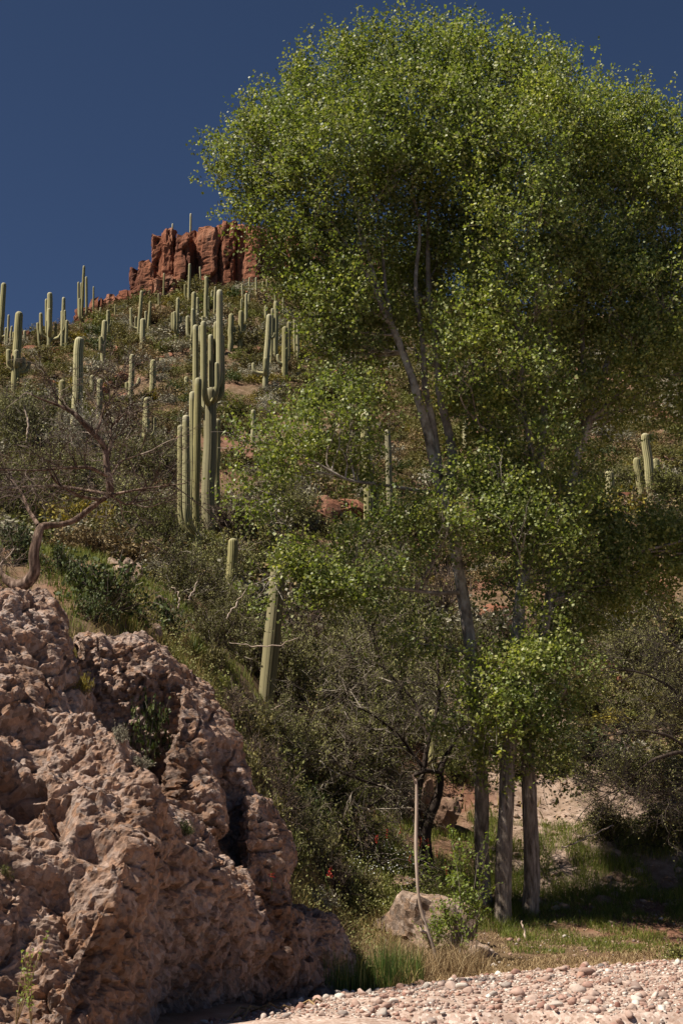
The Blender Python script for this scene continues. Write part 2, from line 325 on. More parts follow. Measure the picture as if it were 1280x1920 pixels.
# ------------------------------------------------------------------ terrain
TC = np.array([-400, 0, 200, 370, 500, 650, 800, 1000, 1280, 1700.]); TCt = (TC-640)/FPX/math.cos(PITCH)*1.0
TD = np.array([3, 14, 18, 20, 22, 26, 30, 34, 38, 44, 50, 60, 75, 95, 120, 140, 155, 164, 168, 180, 220, 420.])
TZ = np.array([
 [-.03]*10,
 [0, 0, 0, -.03, -.03, -.03, -.03, -.03, -.03, -.03],
 [.3, .3, .2, -.03, -.03, -.03, -.03, -.03, -.03, -.03],
 [2.5, 2.5, 1.5, .3, -.03, -.03, -.03, -.03, -.03, -.03],
 [4.8, 4.8, 3.6, 1.7, 0, -.03, -.03, -.03, -.03, -.03],
 [6.7, 6.7, 6.0, 3.8, 1.1, -.03, -.03, -.03, -.03, -.03],
 [8.5, 8.5, 8.0, 5.4, 2.8, .25, .05, .02, .02, .02],
 [9.6, 9.5, 9.1, 6.9, 4.4, 1.1, .5, .35, .35, .4],
 [10.3, 10.3, 10.0, 8.3, 5.8, 2.9, 1.8, 1.3, 1.3, 1.6],
 [11.8, 11.6, 11.4, 10.2, 8.2, 6.0, 5.0, 4.6, 4.8, 5],
 [13.2, 13.0, 13.0, 12.3, 10.8, 9.0, 8.2, 8.2, 8.6, 9],
 [17.5, 17.2, 17.0, 16.6, 15.8, 14.6, 14, 14, 14.5, 15],
 [24.5, 24.5, 24.5, 24.2, 23.8, 23, 22.5, 22.5, 23, 23],
 [34.5, 34.5, 35.2, 35.4, 35, 34.2, 33.7, 33.7, 34, 34],
 [49.2, 49.2, 49.8, 50.2, 50, 48.8, 48, 48, 48, 48],
 [53, 55, 60.0, 61.6, 61.6, 60, 58, 58, 58, 58],
 [54, 57, 66.3, 68.4, 69.6, 67, 64, 64, 64, 64],
 [54, 57, 68.6, 72.0, 74.2, 73, 70, 69, 69, 69],
 [54, 57, 68.5, 79.5, 82.5, 80, 75, 72, 72, 72],
 [54, 57, 67, 81, 84, 81, 77, 74, 74, 74],
 [54, 57, 66, 81, 84, 81, 77, 74, 74, 74],
 [40, 42, 50, 60, 62, 60, 58, 56, 56, 56]])
def base_z(x, y):
    x = np.asarray(x, float); y = np.asarray(y, float)
    t = np.clip(x/np.maximum(y, 12.), TCt[0], TCt[-1]-1e-6); d = np.clip(y, TD[0], TD[-1]-1e-6)
    j = np.clip(np.searchsorted(TCt, t, 'right')-1, 0, len(TCt)-2); i = np.clip(np.searchsorted(TD, d, 'right')-1, 0, len(TD)-2)
    u = (t-TCt[j])/(TCt[j+1]-TCt[j]); v = (d-TD[i])/(TD[i+1]-TD[i])
    return (TZ[i, j]*(1-u)+TZ[i, j+1]*u)*(1-v)+(TZ[i+1, j]*(1-u)+TZ[i+1, j+1]*u)*v
def hill_w(z, y): return np.clip((z-.6)/3., 0, 1)
def ground_z(x, y):
    x = np.asarray(x, float); y = np.asarray(y, float); z = base_z(x, y); w = hill_w(z, y)
    p = np.stack([x, y, 0*x], -1)
    far = np.clip((y-40)/60, 0, 1)
    return z+w*(fbm(p/7., 3, 5)*(.35+.6*far)+fbm(p/1.6, 3, 9)*.22)+(1-w)*fbm(p/1.2, 3, 12)*.02
def hit(px, py, d0=22.5, d1=260.):
    ds = np.concatenate([np.arange(d0, 60, .1), np.arange(60, d1, .3)])
    pts = np.array([P(px, py, d) for d in ds]); g = ground_z(pts[:, 0], pts[:, 1])
    k = np.argmax(pts[:, 2] <= g)
    if not (pts[:, 2] <= g).any(): k = int(np.argmin(pts[:, 2]-g+ (ds < 60)*5))
    return np.array([pts[k, 0], pts[k, 1], g[k]])

ts = np.concatenate([np.linspace(-1.7, -.36, 26), np.linspace(-.35, .35, 240), np.linspace(.36, 1.7, 26)])
dsr = np.concatenate([np.linspace(-8, 12, 20), np.linspace(12.3, 60, 175), np.linspace(60.4, 175, 150), np.linspace(180, 420, 24)])
TT, DD = np.meshgrid(ts, dsr); XX = TT*np.maximum(DD, 12.); ZZ = ground_z(XX, DD)
V = np.stack([XX, DD, ZZ], -1).reshape(-1, 3); nr, nc = TT.shape; I = np.arange(nr*nc).reshape(nr, nc)
F = np.stack([I[:-1, :-1], I[:-1, 1:], I[1:, 1:], I[1:, :-1]], -1).reshape(-1, 4)
wash = (np.clip(1-(base_z(XX, DD)-.0)/.4, 0, 1)*np.clip(1.4+(XX-np.interp(DD, [5, 12, 15, 17.6, 21.1, 23.2, 25.7, 28, 29.7, 32, 34.], [-3.2, -3, -2.4, -1.47, -.32, 1.06, 2.6, 5.0, 7.4, 12, 20.]))*1.6, 0, 1)).ravel()
_p = np.stack([XX, DD, 0*XX], -1); rocky = (np.clip((XX-3.2)/1.5, 0, 1)*np.clip((DD-36.5)/1.5, 0, 1)*np.clip((52-DD)/6, 0, 1)*np.clip(.75+1.2*noise(_p/2.5, 61), 0, 1)).ravel()
obj('hillside_ground', mesh('hillside_ground', V, F, True, {'wash': wash, 'rocky': rocky}), M['ground'], kind='structure')

# ------------------------------------------------------------------ gravel bar and its cobbles
EY = np.array([5, 12, 15, 17.6, 21.1, 23.2, 25.7, 28, 29.7, 32, 34.]); EX = np.array([-3.2, -3, -2.4, -1.47, -.32, 1.06, 2.6, 5.0, 7.4, 12, 20.])
def bar_left(y): return np.interp(y, EY, EX)
def bar_z(x, y):
    p = np.stack([x, y, 0*x], -1); e = np.clip((x-bar_left(y))/1.2, 0, 1)
    step = np.clip((y-(17.25+.25*noise(np.stack([x*.8, 0*x, 0*x], -1), 31)))/.08, 0, 1)
    return .012+.10*e+.05*fbm(p/1.1, 3, 21)*e-.13*(1-step)*np.clip((x-.2)/1., 0, 1)*e
ys = np.concatenate([np.linspace(5, 15, 30), np.linspace(15.1, 20, 110), np.linspace(20.1, 33.5, 120)]); us = np.linspace(0, 1, 150)**1.2
UU, YY = np.meshgrid(us, ys); XL = bar_left(YY)+.12*noise(np.stack([YY*1.5, 0*YY, 0*YY], -1), 4); XB = XL+UU*(24-XL)
V = np.stack([XB, YY, bar_z(XB, YY)], -1).reshape(-1, 3); nr, nc = UU.shape; I = np.arange(nr*nc).reshape(nr, nc)
F = np.stack([I[:-1, :-1], I[:-1, 1:], I[1:, 1:], I[1:, :-1]], -1).reshape(-1, 4)
bar = obj('gravel_bar', mesh('gravel_bar', V, F, True), M['gravel'], kind='structure')

def ico(sub):
    b = bmesh.new(); bmesh.ops.create_icosphere(b, subdivisions=sub, radius=1); b.verts.ensure_lookup_table()
    v = np.array([w.co[:] for w in b.verts]); f = np.array([[w.index for w in q.verts] for q in b.faces]); b.free(); return v, f
ICO1, ICO2, ICO3, ICO4 = ico(1), ico(2), ico(3), ico(4)
def stone(ic, seed, amp=.28, flat=.6):
    v, f = ic; rs = np.random.default_rng(seed); v = v.copy()
    for _ in range(10):           # planed faces
        nrm = norm(rs.normal(size=3)); h = rs.uniform(.45, .85); s = v@nrm; v = v-np.maximum(s-h, 0)[:, None]*nrm
    v = v*(1+amp*noise(v*1.3+seed*3.1, seed)[:, None]); return v*np.array([1, rs.uniform(.65, .95), flat*rs.uniform(.8, 1.2)]), f
cob = [mesh('cobble', *stone(ICO2, 40+k), smooth=True) for k in range(10)]
for c in cob: c.materials.append(M['cobble'])
rs = np.random.default_rng(11); n = 14500
cy = rs.uniform(16.7, 31.2, n); cx = bar_left(cy)+.05+rs.uniform(0, 1, n)**1.1*(1.0+.285*cy-bar_left(cy)); sz = np.clip(rs.lognormal(-3.62, .5, n), .014, .11)
app = sz/cy; order = np.argsort(-app); big = order[:292]; rest = order[292:]
cobs = []
for k, i in enumerate(big): cobs.append((cx[i], cy[i], sz[i], rs.uniform(0, 6.3)))
for px, py, s in [(967, 1866, .17), (1080, 1858, .15), (1110, 1866, .13), (1098, 1836, .16), (1190, 1858, .15), (994, 1879, .12), (1105, 1880, .12), (870, 1853, .12)]:
    d = next((d for d in np.arange(16, 32, .1) if P(px, py, d)[2] <= .12), 24.); q = P(px, py, d); cobs.append((q[0], q[1], s, rs.uniform(0, 6.3)))
for k, (x, y, s, a) in enumerate(cobs):
    o = obj('cobble', cob[k % 10], None, bar); o.location = (x, y, float(bar_z(np.array(x), np.array(y)))+s*.25); o.rotation_euler = (rs.normal(0, .2), rs.normal(0, .2), a); o.scale = (s, s, s*rs.uniform(.8, 1.2))
sv1, sf1 = zip(*[stone(ICO1, 70+k) for k in range(8)]); sf1 = sf1[0]; sv1 = np.array(sv1)
def scatter_stones(x, y, z, s, rs):
    n = len(x); v = sv1[rs.integers(0, 8, n)]; a = rs.uniform(0, 6.3, n); ca, sa = np.cos(a)[:, None], np.sin(a)[:, None]
    vx = v[..., 0]*ca-v[..., 1]*sa; vy = v[..., 0]*sa+v[..., 1]*ca
    V = np.stack([vx, vy, v[..., 2]], -1)*s[:, None, None]+np.stack([x, y, z+s*.2], -1)[:, None]
    return V.reshape(-1, 3), (sf1[None]+np.arange(n)[:, None, None]*v.shape[1]).reshape(-1, 3)
V, F = scatter_stones(cx[rest], cy[rest], bar_z(cx[rest], cy[rest]), sz[rest], rs)
obj('pebbles', mesh('pebbles', V, F, True), M['cobble'], bar, kind='stuff')

# ------------------------------------------------------------------ the conglomerate bank at the left
def hull(pts):
    b = bmesh.new()
    for p in pts: b.verts.new(p)
    bmesh.ops.convex_hull(b, input=b.verts); b.verts.ensure_lookup_table()
    loose = [v for v in b.verts if not v.link_faces]
    for v in loose: b.verts.remove(v)
    b.verts.index_update(); bmesh.ops.triangulate(b, faces=b.faces)
    V = np.array([v.co[:] for v in b.verts]); F = np.array([[v.index for v in f.verts] for f in b.faces]); b.free(); return V, F
def remeshed(parts, vox):
    V, F = join(parts); m = mesh('tmp', V, F); o = bpy.data.objects.new('tmp', m); col.objects.link(o)
    md = o.modifiers.new('r', 'REMESH'); md.mode = 'VOXEL'; md.voxel_size = vox; md.adaptivity = 0
    dg = bpy.context.evaluated_depsgraph_get(); e = o.evaluated_get(dg); me = e.to_mesh()
    nv = len(me.vertices); V = np.empty(nv*3, np.float32); me.vertices.foreach_get('co', V); V = V.reshape(-1, 3).astype(float)
    N = np.empty(nv*3, np.float32); me.vertices.foreach_get('normal', N); N = N.reshape(-1, 3).astype(float)
    L = np.empty(len(me.loops), np.int32); me.loops.foreach_get('vertex_index', L); F = L.reshape(-1, 4)
    e.to_mesh_clear(); bpy.data.objects.remove(o); bpy.data.meshes.remove(m); return V, N, F
def calc_normals(V, F):
    fn = np.cross(V[F[:, 2]]-V[F[:, 0]], V[F[:, 3 if F.shape[1] > 3 else 1]]-V[F[:, 1]]); N = np.zeros_like(V)
    for k in range(F.shape[1]): np.add.at(N, F[:, k], fn)
    return norm(N)
def smooth_pts(V, F, it):
    e = np.concatenate([F[:, [k, (k+1) % 4]] for k in range(4)]); cnt = np.zeros(len(V)); np.add.at(cnt, e[:, 0], 1)
    for _ in range(it):
        S = np.zeros_like(V); np.add.at(S, e[:, 0], V[e[:, 1]]); V = .4*V+.6*S/np.maximum(cnt, 1)[:, None]
    return V
H = []
def hp(pts): H.append(hull([P(*q) for q in pts]))
hp([(-170, 1100, 18.5), (-170, 1100, 25), (20, 1112, 19.0), (20, 1112, 25), (90, 1130, 19.6), (118, 1160, 19.8), (118, 1160, 24), (160, 1300, 19.2), (170, 1330, 21.5), (-170, 1960, 13.2), (60, 1960, 14.4), (120, 1430, 17.4), (150, 1930, 16.8), (150, 1930, 22), (-170, 1930, 25), (-170, 1500, 16.5), (40, 1480, 17.0)])
hp([(100, 1335, 17.9), (165, 1335, 18.0), (178, 1345, 18.1), (235, 1400, 17.5), (300, 1470, 17.0), (302, 1475, 18.5), (120, 1330, 20), (300, 1960, 17.6), (75, 1490, 16.5), (80, 1590, 16.2), (230, 1640, 15.8), (300, 1600, 16.6), (20, 1960, 14.4), (30, 1760, 15.2), (80, 1960, 14.3), (300, 1960, 20), (180, 1960, 14.9)])
hp([(298, 1480, 16.9), (385, 1570, 18.3), (450, 1640, 19.3), (530, 1780, 19.9), (556, 1900, 21.6), (430, 1955, 20.2), (302, 1960, 18.1), (300, 1480, 21.5), (552, 1905, 23), (450, 1640, 23), (250, 1930, 22)])
hp([(150, 1195, 21.3), (272, 1205, 21.8), (332, 1270, 21.7), (392, 1290, 22.2), (438, 1370, 22.2), (470, 1475, 22.0), (470, 1900, 21.6), (150, 1900, 21.0), (150, 1195, 26), (272, 1205, 26), (392, 1290, 26.5), (470, 1475, 26), (470, 1900, 26), (150, 1900, 26)])
hp([(335, 1285, 20.9), (375, 1285, 21.2), (395, 1420, 20.4), (420, 1560, 19.9), (330, 1560, 19.6), (330, 1430, 20.0), (350, 1285, 22.5), (420, 1560, 22), (320, 1560, 22)])
hp([(462, 1492, 21.2), (500, 1490, 21.3), (533, 1555, 21.0), (548, 1700, 20.7), (552, 1905, 20.9), (470, 1905, 20.6), (458, 1580, 20.4), (480, 1490, 24), (535, 1560, 24), (552, 1900, 24), (465, 1900, 24)])
hp([(535, 1705, 21.2), (570, 1692, 21.6), (615, 1718, 22.0), (650, 1762, 22.4), (678, 1866, 22.6), (540, 1900, 20.9), (640, 1885, 21.6), (560, 1705, 25), (640, 1750, 25.5), (690, 1850, 25.5), (545, 1880, 25)])
V, N, F = remeshed(H, .0365)
V = smooth_pts(V, F, 6); N = calc_normals(V, F)
if (N*(V-V.mean(0))).sum() < 0: N = -N
# hollows and gullies carved into the face: capsules (a, b, radius, depth)
dents = [(P(15, 1515, 16.5), P(25, 1575, 16.6), .42, .9), (P(110, 1500, 16.4), P(115, 1580, 16.2), .16, .4), (P(165, 1580, 16.0), P(190, 1590, 16.0), .22, .35), (P(30, 1365, 17.3), P(90, 1370, 17.4), .22, .25),
         (P(112, 1690, 15.6), P(180, 1820, 15.4), .45, .3), (P(55, 1215, 18.6), P(75, 1225, 18.6), .14, .25),
         (P(480, 1660, 19.9), P(545, 1860, 20.0), .25, .45), (P(340, 1420, 19.9), P(360, 1450, 19.9), .25, .4), (P(445, 1655, 19.2), P(455, 1660, 19.3), .15, .3),
         (P(250, 1770, 16.3), P(258, 1815, 16.4), .1, .15), (P(640, 1800, 22.0), P(650, 1860, 22.2), .2, .2), (P(200, 1400, 18.9), P(310, 1480, 19.2), .5, .5)]
D = np.zeros(len(V))
for a, b, r, dp in dents:
    ab = b-a; t = np.clip(((V-a)@ab)/(ab@ab), 0, 1); q = np.linalg.norm(V-(a+t[:, None]*ab), axis=1)+.25*r*noise(V/r*.9, 77)
    D -= dp*np.clip(1.25-q/r, 0, 1)**1.2*(q < 1.25*r)
w1 = fbm(V/1.3, 3, 1); w2 = fbm(V/np.array([.5, .5, .6]), 3, 2); rid = 1-np.abs(noise(V/.42, 8))*1.6; small = fbm(V/.15, 3, 3)
strat = noise(np.stack([V[:, 0]*.5, V[:, 1]*.5, V[:, 2]*2.6], -1), 14)
flute = np.abs(noise(np.stack([V[:, 0]*1.9, V[:, 1]*1.9, V[:, 2]*.35], -1), 15))
pit = np.clip(noise(V/np.array([.17, .17, .11]), 6)-.28, 0, 1)*np.clip(.6+noise(V/1.1, 19), 0.15, 1)
wd1, wc1 = worley((V+.06*np.stack([small, w2, strat], -1))/np.array([.21, .21, .14]), 5); wd2, wc2 = worley(V/.095, 6)
crk = np.clip(.09-np.abs(noise(V/np.array([.7, .7, .45]), 41)), 0, 1)/.09
knob = np.clip(noise(V/.12, 43), 0, 1); fine = fbm(V/.075, 2, 44); layer = noise(np.stack([V[:, 0]*1.2, V[:, 1]*1.2, V[:, 2]*8.], -1), 45)
rough = np.clip(.75+.8*noise(V/1.4, 46), .4, 1.3)
wall = np.clip((N[:, 0]-.15)/.4, 0, 1); rough = rough*(1-.55*wall); w2 = w2*(1-.45*wall); flute = flute*(1+.5*wall)
D += .15*w1+.055*w2+.03*rid+rough*(.04*small+.02*knob+.035*fine+.085*(wc1-.5)*(wd1 < .75)+.05*(wc2-.5)-.05*np.clip(wd1-.55, 0, 1))+.06*strat+.04*layer-.08*flute-.52*pit-.10*crk
keepv = V[:, 2] > ground_z(V[:, 0], V[:, 1])-.35
V = V+N*D[:, None]
F = F[keepv[F].all(1) & ~((N[F].mean(1)[:, 1] > .75) & (V[F].mean(1)[:, 1] > 24.5))]
used = np.unique(F); mp_ = np.full(len(V), -1); mp_[used] = np.arange(len(used)); V = V[used]; F = mp_[F]
from mathutils.bvhtree import BVHTree
BV = BVHTree.FromPolygons(V.tolist(), F.tolist())
def bank_hit(px, py):
    q = P(px, py, 30.)-CAM; h = BV.ray_cast(mathutils.Vector(CAM), mathutils.Vector(q).normalized())[0]
    return np.array(h) if h is not None else hit(px, py)
bank = obj('rock_bank', mesh('rock_bank', V, F, False), M['bank'])
tag(bank, 'pitted pinkish conglomerate rock bank rising beside the gravel wash', 'rock bank')

# ------------------------------------------------------------------ boulders
def boulder(name, px, py, w, h, mat, label, seed, d=None, dep=1., group=None, sink=.25, ic=ICO4, amp=.3, rough=.06):
    if d is None: c = hit(px, py)
    else: c = P(px, py, d)
    k = axial(px, py, c[1])/FPX; rx = w*k/2; rz = h*k*.62
    v, f = stone(ic, seed, amp, 1.); v = v/np.abs(v).max(0); v = v*np.array([rx, rx*dep, rz])
    nn = norm(v); v = v+nn*(rx*rough*(fbm(v/rx*3.5, 4, seed)[:, None]*1.5-.8*np.clip(noise(v/rx*9, seed+2)-.25, 0, 1)[:, None]))
    o = obj(name, mesh(name, v, f, False), mat); o.location = (c[0], c[1]+rx*dep*.4, c[2]+rz*(1-2*sink)); return tag(o, label, 'boulder', group)
boulder('boulder', 803, 1808, 200, 125, M['boulder_pink'], 'large pitted pale boulder behind the leaning dead stem', 1, 31.5, .9, None, .12)
boulder('boulder', 735, 1762, 70, 52, M['boulder_pink'], 'small pale boulder leaning against the large pitted boulder', 2, 32.2, .9, None, .2)
boulder('boulder', 900, 1815, 95, 60, M['boulder_pink'], 'low crumbling mound of pebbly earth at the foot of the cottonwoods', 3, 30.5, .9, None, .3)
boulder('boulder', 785, 1545, 90, 95, M['boulder_brown'], 'brown boulder under the dark forked thorn tree', 4, None, .9, None, .2)
boulder('boulder', 835, 1570, 70, 75, M['boulder_brown'], 'rounded boulder right of the dark forked thorn trunk', 5, None, .9, None, .2)
boulder('boulder', 755, 1670, 85, 32, M['boulder_brown'], 'flat dark boulder among the white flowers', 6, None, .9, None, .25)
boulder('boulder', 1110, 1722, 120, 46, M['boulder_brown'], 'broad low brown boulder in the shaded grass', 7, 37.0, .8, None, .25)
boulder('boulder', 1155, 1668, 50, 36, M['boulder_brown'], 'small brown boulder above the broad low one in the grass', 8, 38.6, .8, None, .25)
boulder('boulder', 1210, 1690, 75, 52, M['boulder_brown'], 'dark rounded boulder deep in shade beside the green grass', 9, 38.4, .8, None, .25)
for k, (px, py, w, h, lab) in enumerate([(640, 985, 130, 60, 'dark red rock ledge behind the hanging cottonwood branch'), (600, 985, 80, 70, 'red ledge block beside a dark hollow on the slope'),
    (930, 1185, 80, 75, 'orange brown boulder between the two cottonwood stems'), (1165, 965, 90, 48, 'round topped orange boulder below the leaning saguaros'), (1120, 955, 50, 45, 'orange boulder behind the short saguaro'),
    (1130, 905, 40, 35, 'red rock ledge above the short saguaro'), (1255, 1150, 60, 70, 'orange boulder on the slope above the feathery shrub'), (1200, 1170, 60, 40, 'dark brown boulder on the shady slope'),
    (1220, 1110, 80, 50, 'red boulder beside the shaded cottonwood foliage'), (1140, 1265, 40, 40, 'small dark rock on the bare slope'), (1165, 1290, 24, 30, 'upright little rock on the bare slope'),
    (640, 712, 46, 26, 'red slab among shrubs below the crown edge'), (715, 735, 40, 30, 'red rock beside the leaning cottonwood stem'), (1240, 795, 60, 40, 'red rock band above the leaning saguaros')]):
    boulder('boulder', px, py, w, h, M['boulder_red'], lab, 20+k, None, .8, None, .3, ICO3)
rs = np.random.default_rng(5)
crest = [(178, 1010), (190, 1025), (205, 1040), (222, 1050), (232, 1062), (214, 1068), (240, 1080), (250, 1095), (262, 1090), (243, 1108), (272, 1165), (300, 1150), (262, 1180), (285, 1190), (228, 1085), (196, 1050)]
for px, py in crest:
    boulder('crest_rock', px+rs.normal(0, 3), py+rs.normal(0, 3), rs.uniform(26, 46), rs.uniform(26, 42), M['boulder_pink'], 'pale pink broken rock along the grassy crest above the bank', int(rs.integers(1e4)), None, .9, 'rocks along the crest', .3, ICO3)
for _ in range(46):
    px = rs.uniform(20, 560); py = rs.uniform(600, 760)
    if px > 420 and rs.random() < .3: py = rs.uniform(560, 640)
    boulder('hill_rock', px, py, rs.uniform(14, 44), rs.uniform(9, 20), M['boulder_red'], 'small red rock showing between shrubs on the saguaro slope', int(rs.integers(1e4)), None, .9, 'red rocks on the slope', .25, ICO2)

# ------------------------------------------------------------------ red cliff
cl = empty('cliff', P(370, 560, 164.5), 'red columnar rock cliff crowning the saguaro hill', 'cliff')
def column(x0, x1, top, bot, d, seed, thick=4.):
    a = P(x0, bot+12, d); b = P(x1, bot+12, d); zt = P((x0+x1)/2, top, d)[2]; zb = min(a[2], b[2])-1.5
    cxm = (a[0]+b[0])/2; hw = (b[0]-a[0])/2*1.0; na, nz = 44, 46
    th = np.linspace(0, 2*np.pi, na, endpoint=False); hs = np.concatenate([np.linspace(0, 1, nz), [1.0]*4]); sh = np.concatenate([np.ones(nz), [.8, .5, .2, .02]])
    c, s = np.cos(th), np.sin(th); e = .42; ex = np.sign(c)*np.abs(c)**e; ey = np.sign(s)*np.abs(s)**e
    rs = np.random.default_rng(seed); d = d+rs.uniform(-.5, .7); lean = rs.normal(0, .02); tp = 1-.10*np.clip((hs-.86)/.14, 0, 1)**2
    X = (cxm+lean*(hs[:, None]-.5)*(zt-zb))+hw*ex[None]*(sh*tp)[:, None]; Y = d+thick/2+thick/2*ey[None]*(sh*tp)[:, None]+.35*(hs[:, None]-.2); Z = zb+(zt-zb)*hs[:, None]+0*X
    V = np.stack([X, Y, Z], -1).reshape(-1, 3); nr = len(hs); I = np.arange(nr*na).reshape(nr, na); J = np.roll(I, -1, 1)
    F = np.stack([I[:-1], J[:-1], J[1:], I[1:]], -1).reshape(-1, 4)
    N = np.stack([(V[:, 0]-cxm)/hw, (V[:, 1]-d-thick/2)/(thick/2), 0*V[:, 0]], -1); N = norm(N+np.array([0, 0, 1e-4]))
    q = V*np.array([1, 1, .2])
    cr = np.clip(.07-np.abs(noise(V*np.array([.5, .5, .13]), seed % 97)), 0, 1)/.07
    hz = np.clip(.06-np.abs(noise(V*np.array([.25, .25, .55]), 5)), 0, 1)/.06
    dsp = .55*fbm(q/2.0, 3, 3)+.2*fbm(q/.6, 3, 4)+.12*fbm(V/.5, 2, 6)-1.0*cr-.15*hz
    edge = np.clip((V[:, 2]-zb)/(zt-zb), 0, 1)
    V = V+N*dsp[:, None]; V[:, 2] += .55*fbm(V/1.3, 2, 8)*edge**3
    m = mesh('column', V, F, False); m.transform(mathutils.Matrix.Translation(-cl.location)); obj('column', m, M['cliff'], cl)
for k, c in enumerate([(138, 165, 574, 604, 150), (160, 188, 562, 600, 152), (186, 218, 548, 598, 156), (212, 242, 540, 590, 159), (236, 262, 496, 584, 161), (256, 283, 488, 584, 162), (276, 302, 432, 580, 163), (296, 322, 424, 585, 162.6), (284, 326, 510, 588, 161.2),
        (318, 353, 432, 580, 162), (350, 373, 434, 566, 164.6), (366, 403, 420, 560, 163.2), (399, 418, 416, 552, 164.4), (412, 440, 410, 546, 163.4), (436, 462, 414, 542, 164), (456, 486, 420, 540, 163.2), (480, 522, 424, 540, 164), (516, 570, 432, 546, 164.5), (562, 640, 442, 555, 165), (632, 720, 456, 568, 166)]):
    column(*c, 60+k)
rs = np.random.default_rng(8)
for _ in range(34):
    px = rs.uniform(160, 560); py = np.interp(px, [160, 240, 330, 420, 560], [606, 598, 588, 556, 550])+rs.uniform(-4, 14)
    boulder('talus_rock', px, py, rs.uniform(10, 26), rs.uniform(9, 20), M['cliff'], 'fallen red rock at the foot of the cliff', int(rs.integers(1e4)), None, .9, 'talus at the cliff foot', .2, ICO2)

# ------------------------------------------------------------------ saguaros
def stem(path, r, ribs=12, taper_base=.85, amp=.19, hollow=0.):
    """ribbed column along path (K,3); returns V, F, rib, height"""
    K = 26 if ribs > 10 else 15; s = np.concatenate([[0], np.cumsum(np.linalg.norm(np.diff(path, axis=0), axis=1))]); L = s[-1]
    cap = min(r*1.0, L*.3); u = np.concatenate([np.linspace(0, L-cap, K), L-cap+cap*np.sin(np.linspace(0, np.pi/2, 7)[1:])])
    p = np.stack([np.interp(u, s, path[:, i]) for i in range(3)], -1)
    for _ in range(2): p[1:-1] = (p[:-2]+2*p[1:-1]+p[2:])/4
    h = u/L; rr = r*np.interp(h, [0, .12, .45, .85, 1], [taper_base, .95, 1.0, .93, .88])*(1+.045*noise(np.stack([h*9, h*0+r*37, h*0], -1), 3))
    t = np.clip((u-(L-cap))/cap, 0, 1); rr = rr*np.sqrt(np.clip(1-t**2, .0004, 1))
    na = ribs*2; V, F = tubes(p[None], rr[None], na); rib = np.tile(np.arange(na) % 2, len(u)).astype(float)
    c = np.repeat(p, na, 0); f = 1+amp*(rib*2-1); V = c+(V-c)*f[:, None]
    return V, F, rib, np.repeat(h, na)
SAGN = 0
def saguaro(base, top, w, arms=(), label=None, group=None, d=None, woody=False, mid=None):  # woody: brown corky skin, also used to paint shade onto a stem
    """base/top pixels, width in pixels, arms: (attach_y, top_x, top_y, width, depth offset m[, elbow drop px])"""
    global SAGN; SAGN += 1
    g = hit(*base) if d is None else np.array([*P(base[0], base[1], d)[:2], 0]); dd = g[1]
    if d is not None: g[2] = ground_z(g[0], g[1])
    k = axial(base[0], base[1], dd)/FPX; b = P(base[0], base[1], dd); b[2] = min(b[2], g[2])-.12; t = P(top[0], top[1], dd)
    tp = [b]+([P(*m, dd) for m in mid] if mid else [])+[t]; tp = np.array(tp)
    if len(tp) == 2:
        f = np.linspace(0, 1, 7)[:, None]; tp = b*(1-f)+t*f; rsx = np.random.default_rng(SAGN); tp[1:-1, :2] += rsx.normal(0, w*k*.06, (5, 2))
    ribs = 12 if w > 10 else (9 if w > 6 else 7); mt = M['saguaro_old_or_shaded'] if woody is True else M['saguaro']
    V, F, rb, hh = stem(tp-b, w*k/2*1.06, ribs)
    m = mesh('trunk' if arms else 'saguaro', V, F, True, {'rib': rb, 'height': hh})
    if not arms:
        o = obj('saguaro', m, mt, None, b); return tag(o, label, 'saguaro', group)
    o = empty('saguaro', b, label, 'saguaro', group); obj('trunk', m, M['saguaro_old_or_shaded'] if woody else mt, o)
    for a in arms:
        ay, tx, ty, aw, dz = a[:5]; drop = a[5] if len(a) > 5 else 0
        f = np.clip((base[1]-ay)/(base[1]-top[1]), .02, .97); cxp = np.array([np.interp(ay, tp_y, tp_x) for tp_y, tp_x in [(np.array([top[1], base[1]]), np.array([top[0], base[0]]))]])[0]
        A = P(cxp, ay, dd); E = P(tx, ay-3+drop, dd); T = P(tx, ty, dd); E[1] += dz; T[1] += dz; hz = np.linalg.norm((E-A)[:2]); rise = max(T[2]-A[2], .3)
        B = E+np.array([0, 0, min(hz*.7, rise*.5)]); cc = np.array([E[0], E[1], A[2]-hz*.12])
        q = np.linspace(0, 1, 9)[:, None]; curve = (1-q)**2*A+2*q*(1-q)*cc+q*q*B
        pts = np.concatenate([curve, [B+(T-B)*x for x in (.33, .66, 1.)]])-b
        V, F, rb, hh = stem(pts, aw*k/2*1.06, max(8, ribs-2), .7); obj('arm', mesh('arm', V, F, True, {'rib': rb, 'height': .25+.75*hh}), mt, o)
    return o
U = 'saguaros high below the cliff'; Lg = 'small saguaros along the left skyline'; Mg = 'armless saguaros on the middle slope'
saguaro((0, 648), (8, 530), 9, [(632, 16, 621, 5, -.2)], 'tall saguaro on the left ridge with one stub arm')
for b, t, w in [((15, 645), (17, 590), 4), ((20, 645), (23, 611), 4), ((11, 648), (12, 614), 4), ((25, 650), (26, 622), 4), ((46, 650), (47, 619), 5)]:
    saguaro(b, t, w, (), 'small slender saguaro standing on the left skyline', Lg)
saguaro((28, 737), (37, 584), 13, [(690, 14, 652, 8, .4), (688, 18, 657, 8, -.3), (690, 35, 662, 8, -.7), (694, 44, 669, 8, .1), (697, 52, 673, 7, .4)], 'stout saguaro with five short stubby arms on the left slope')
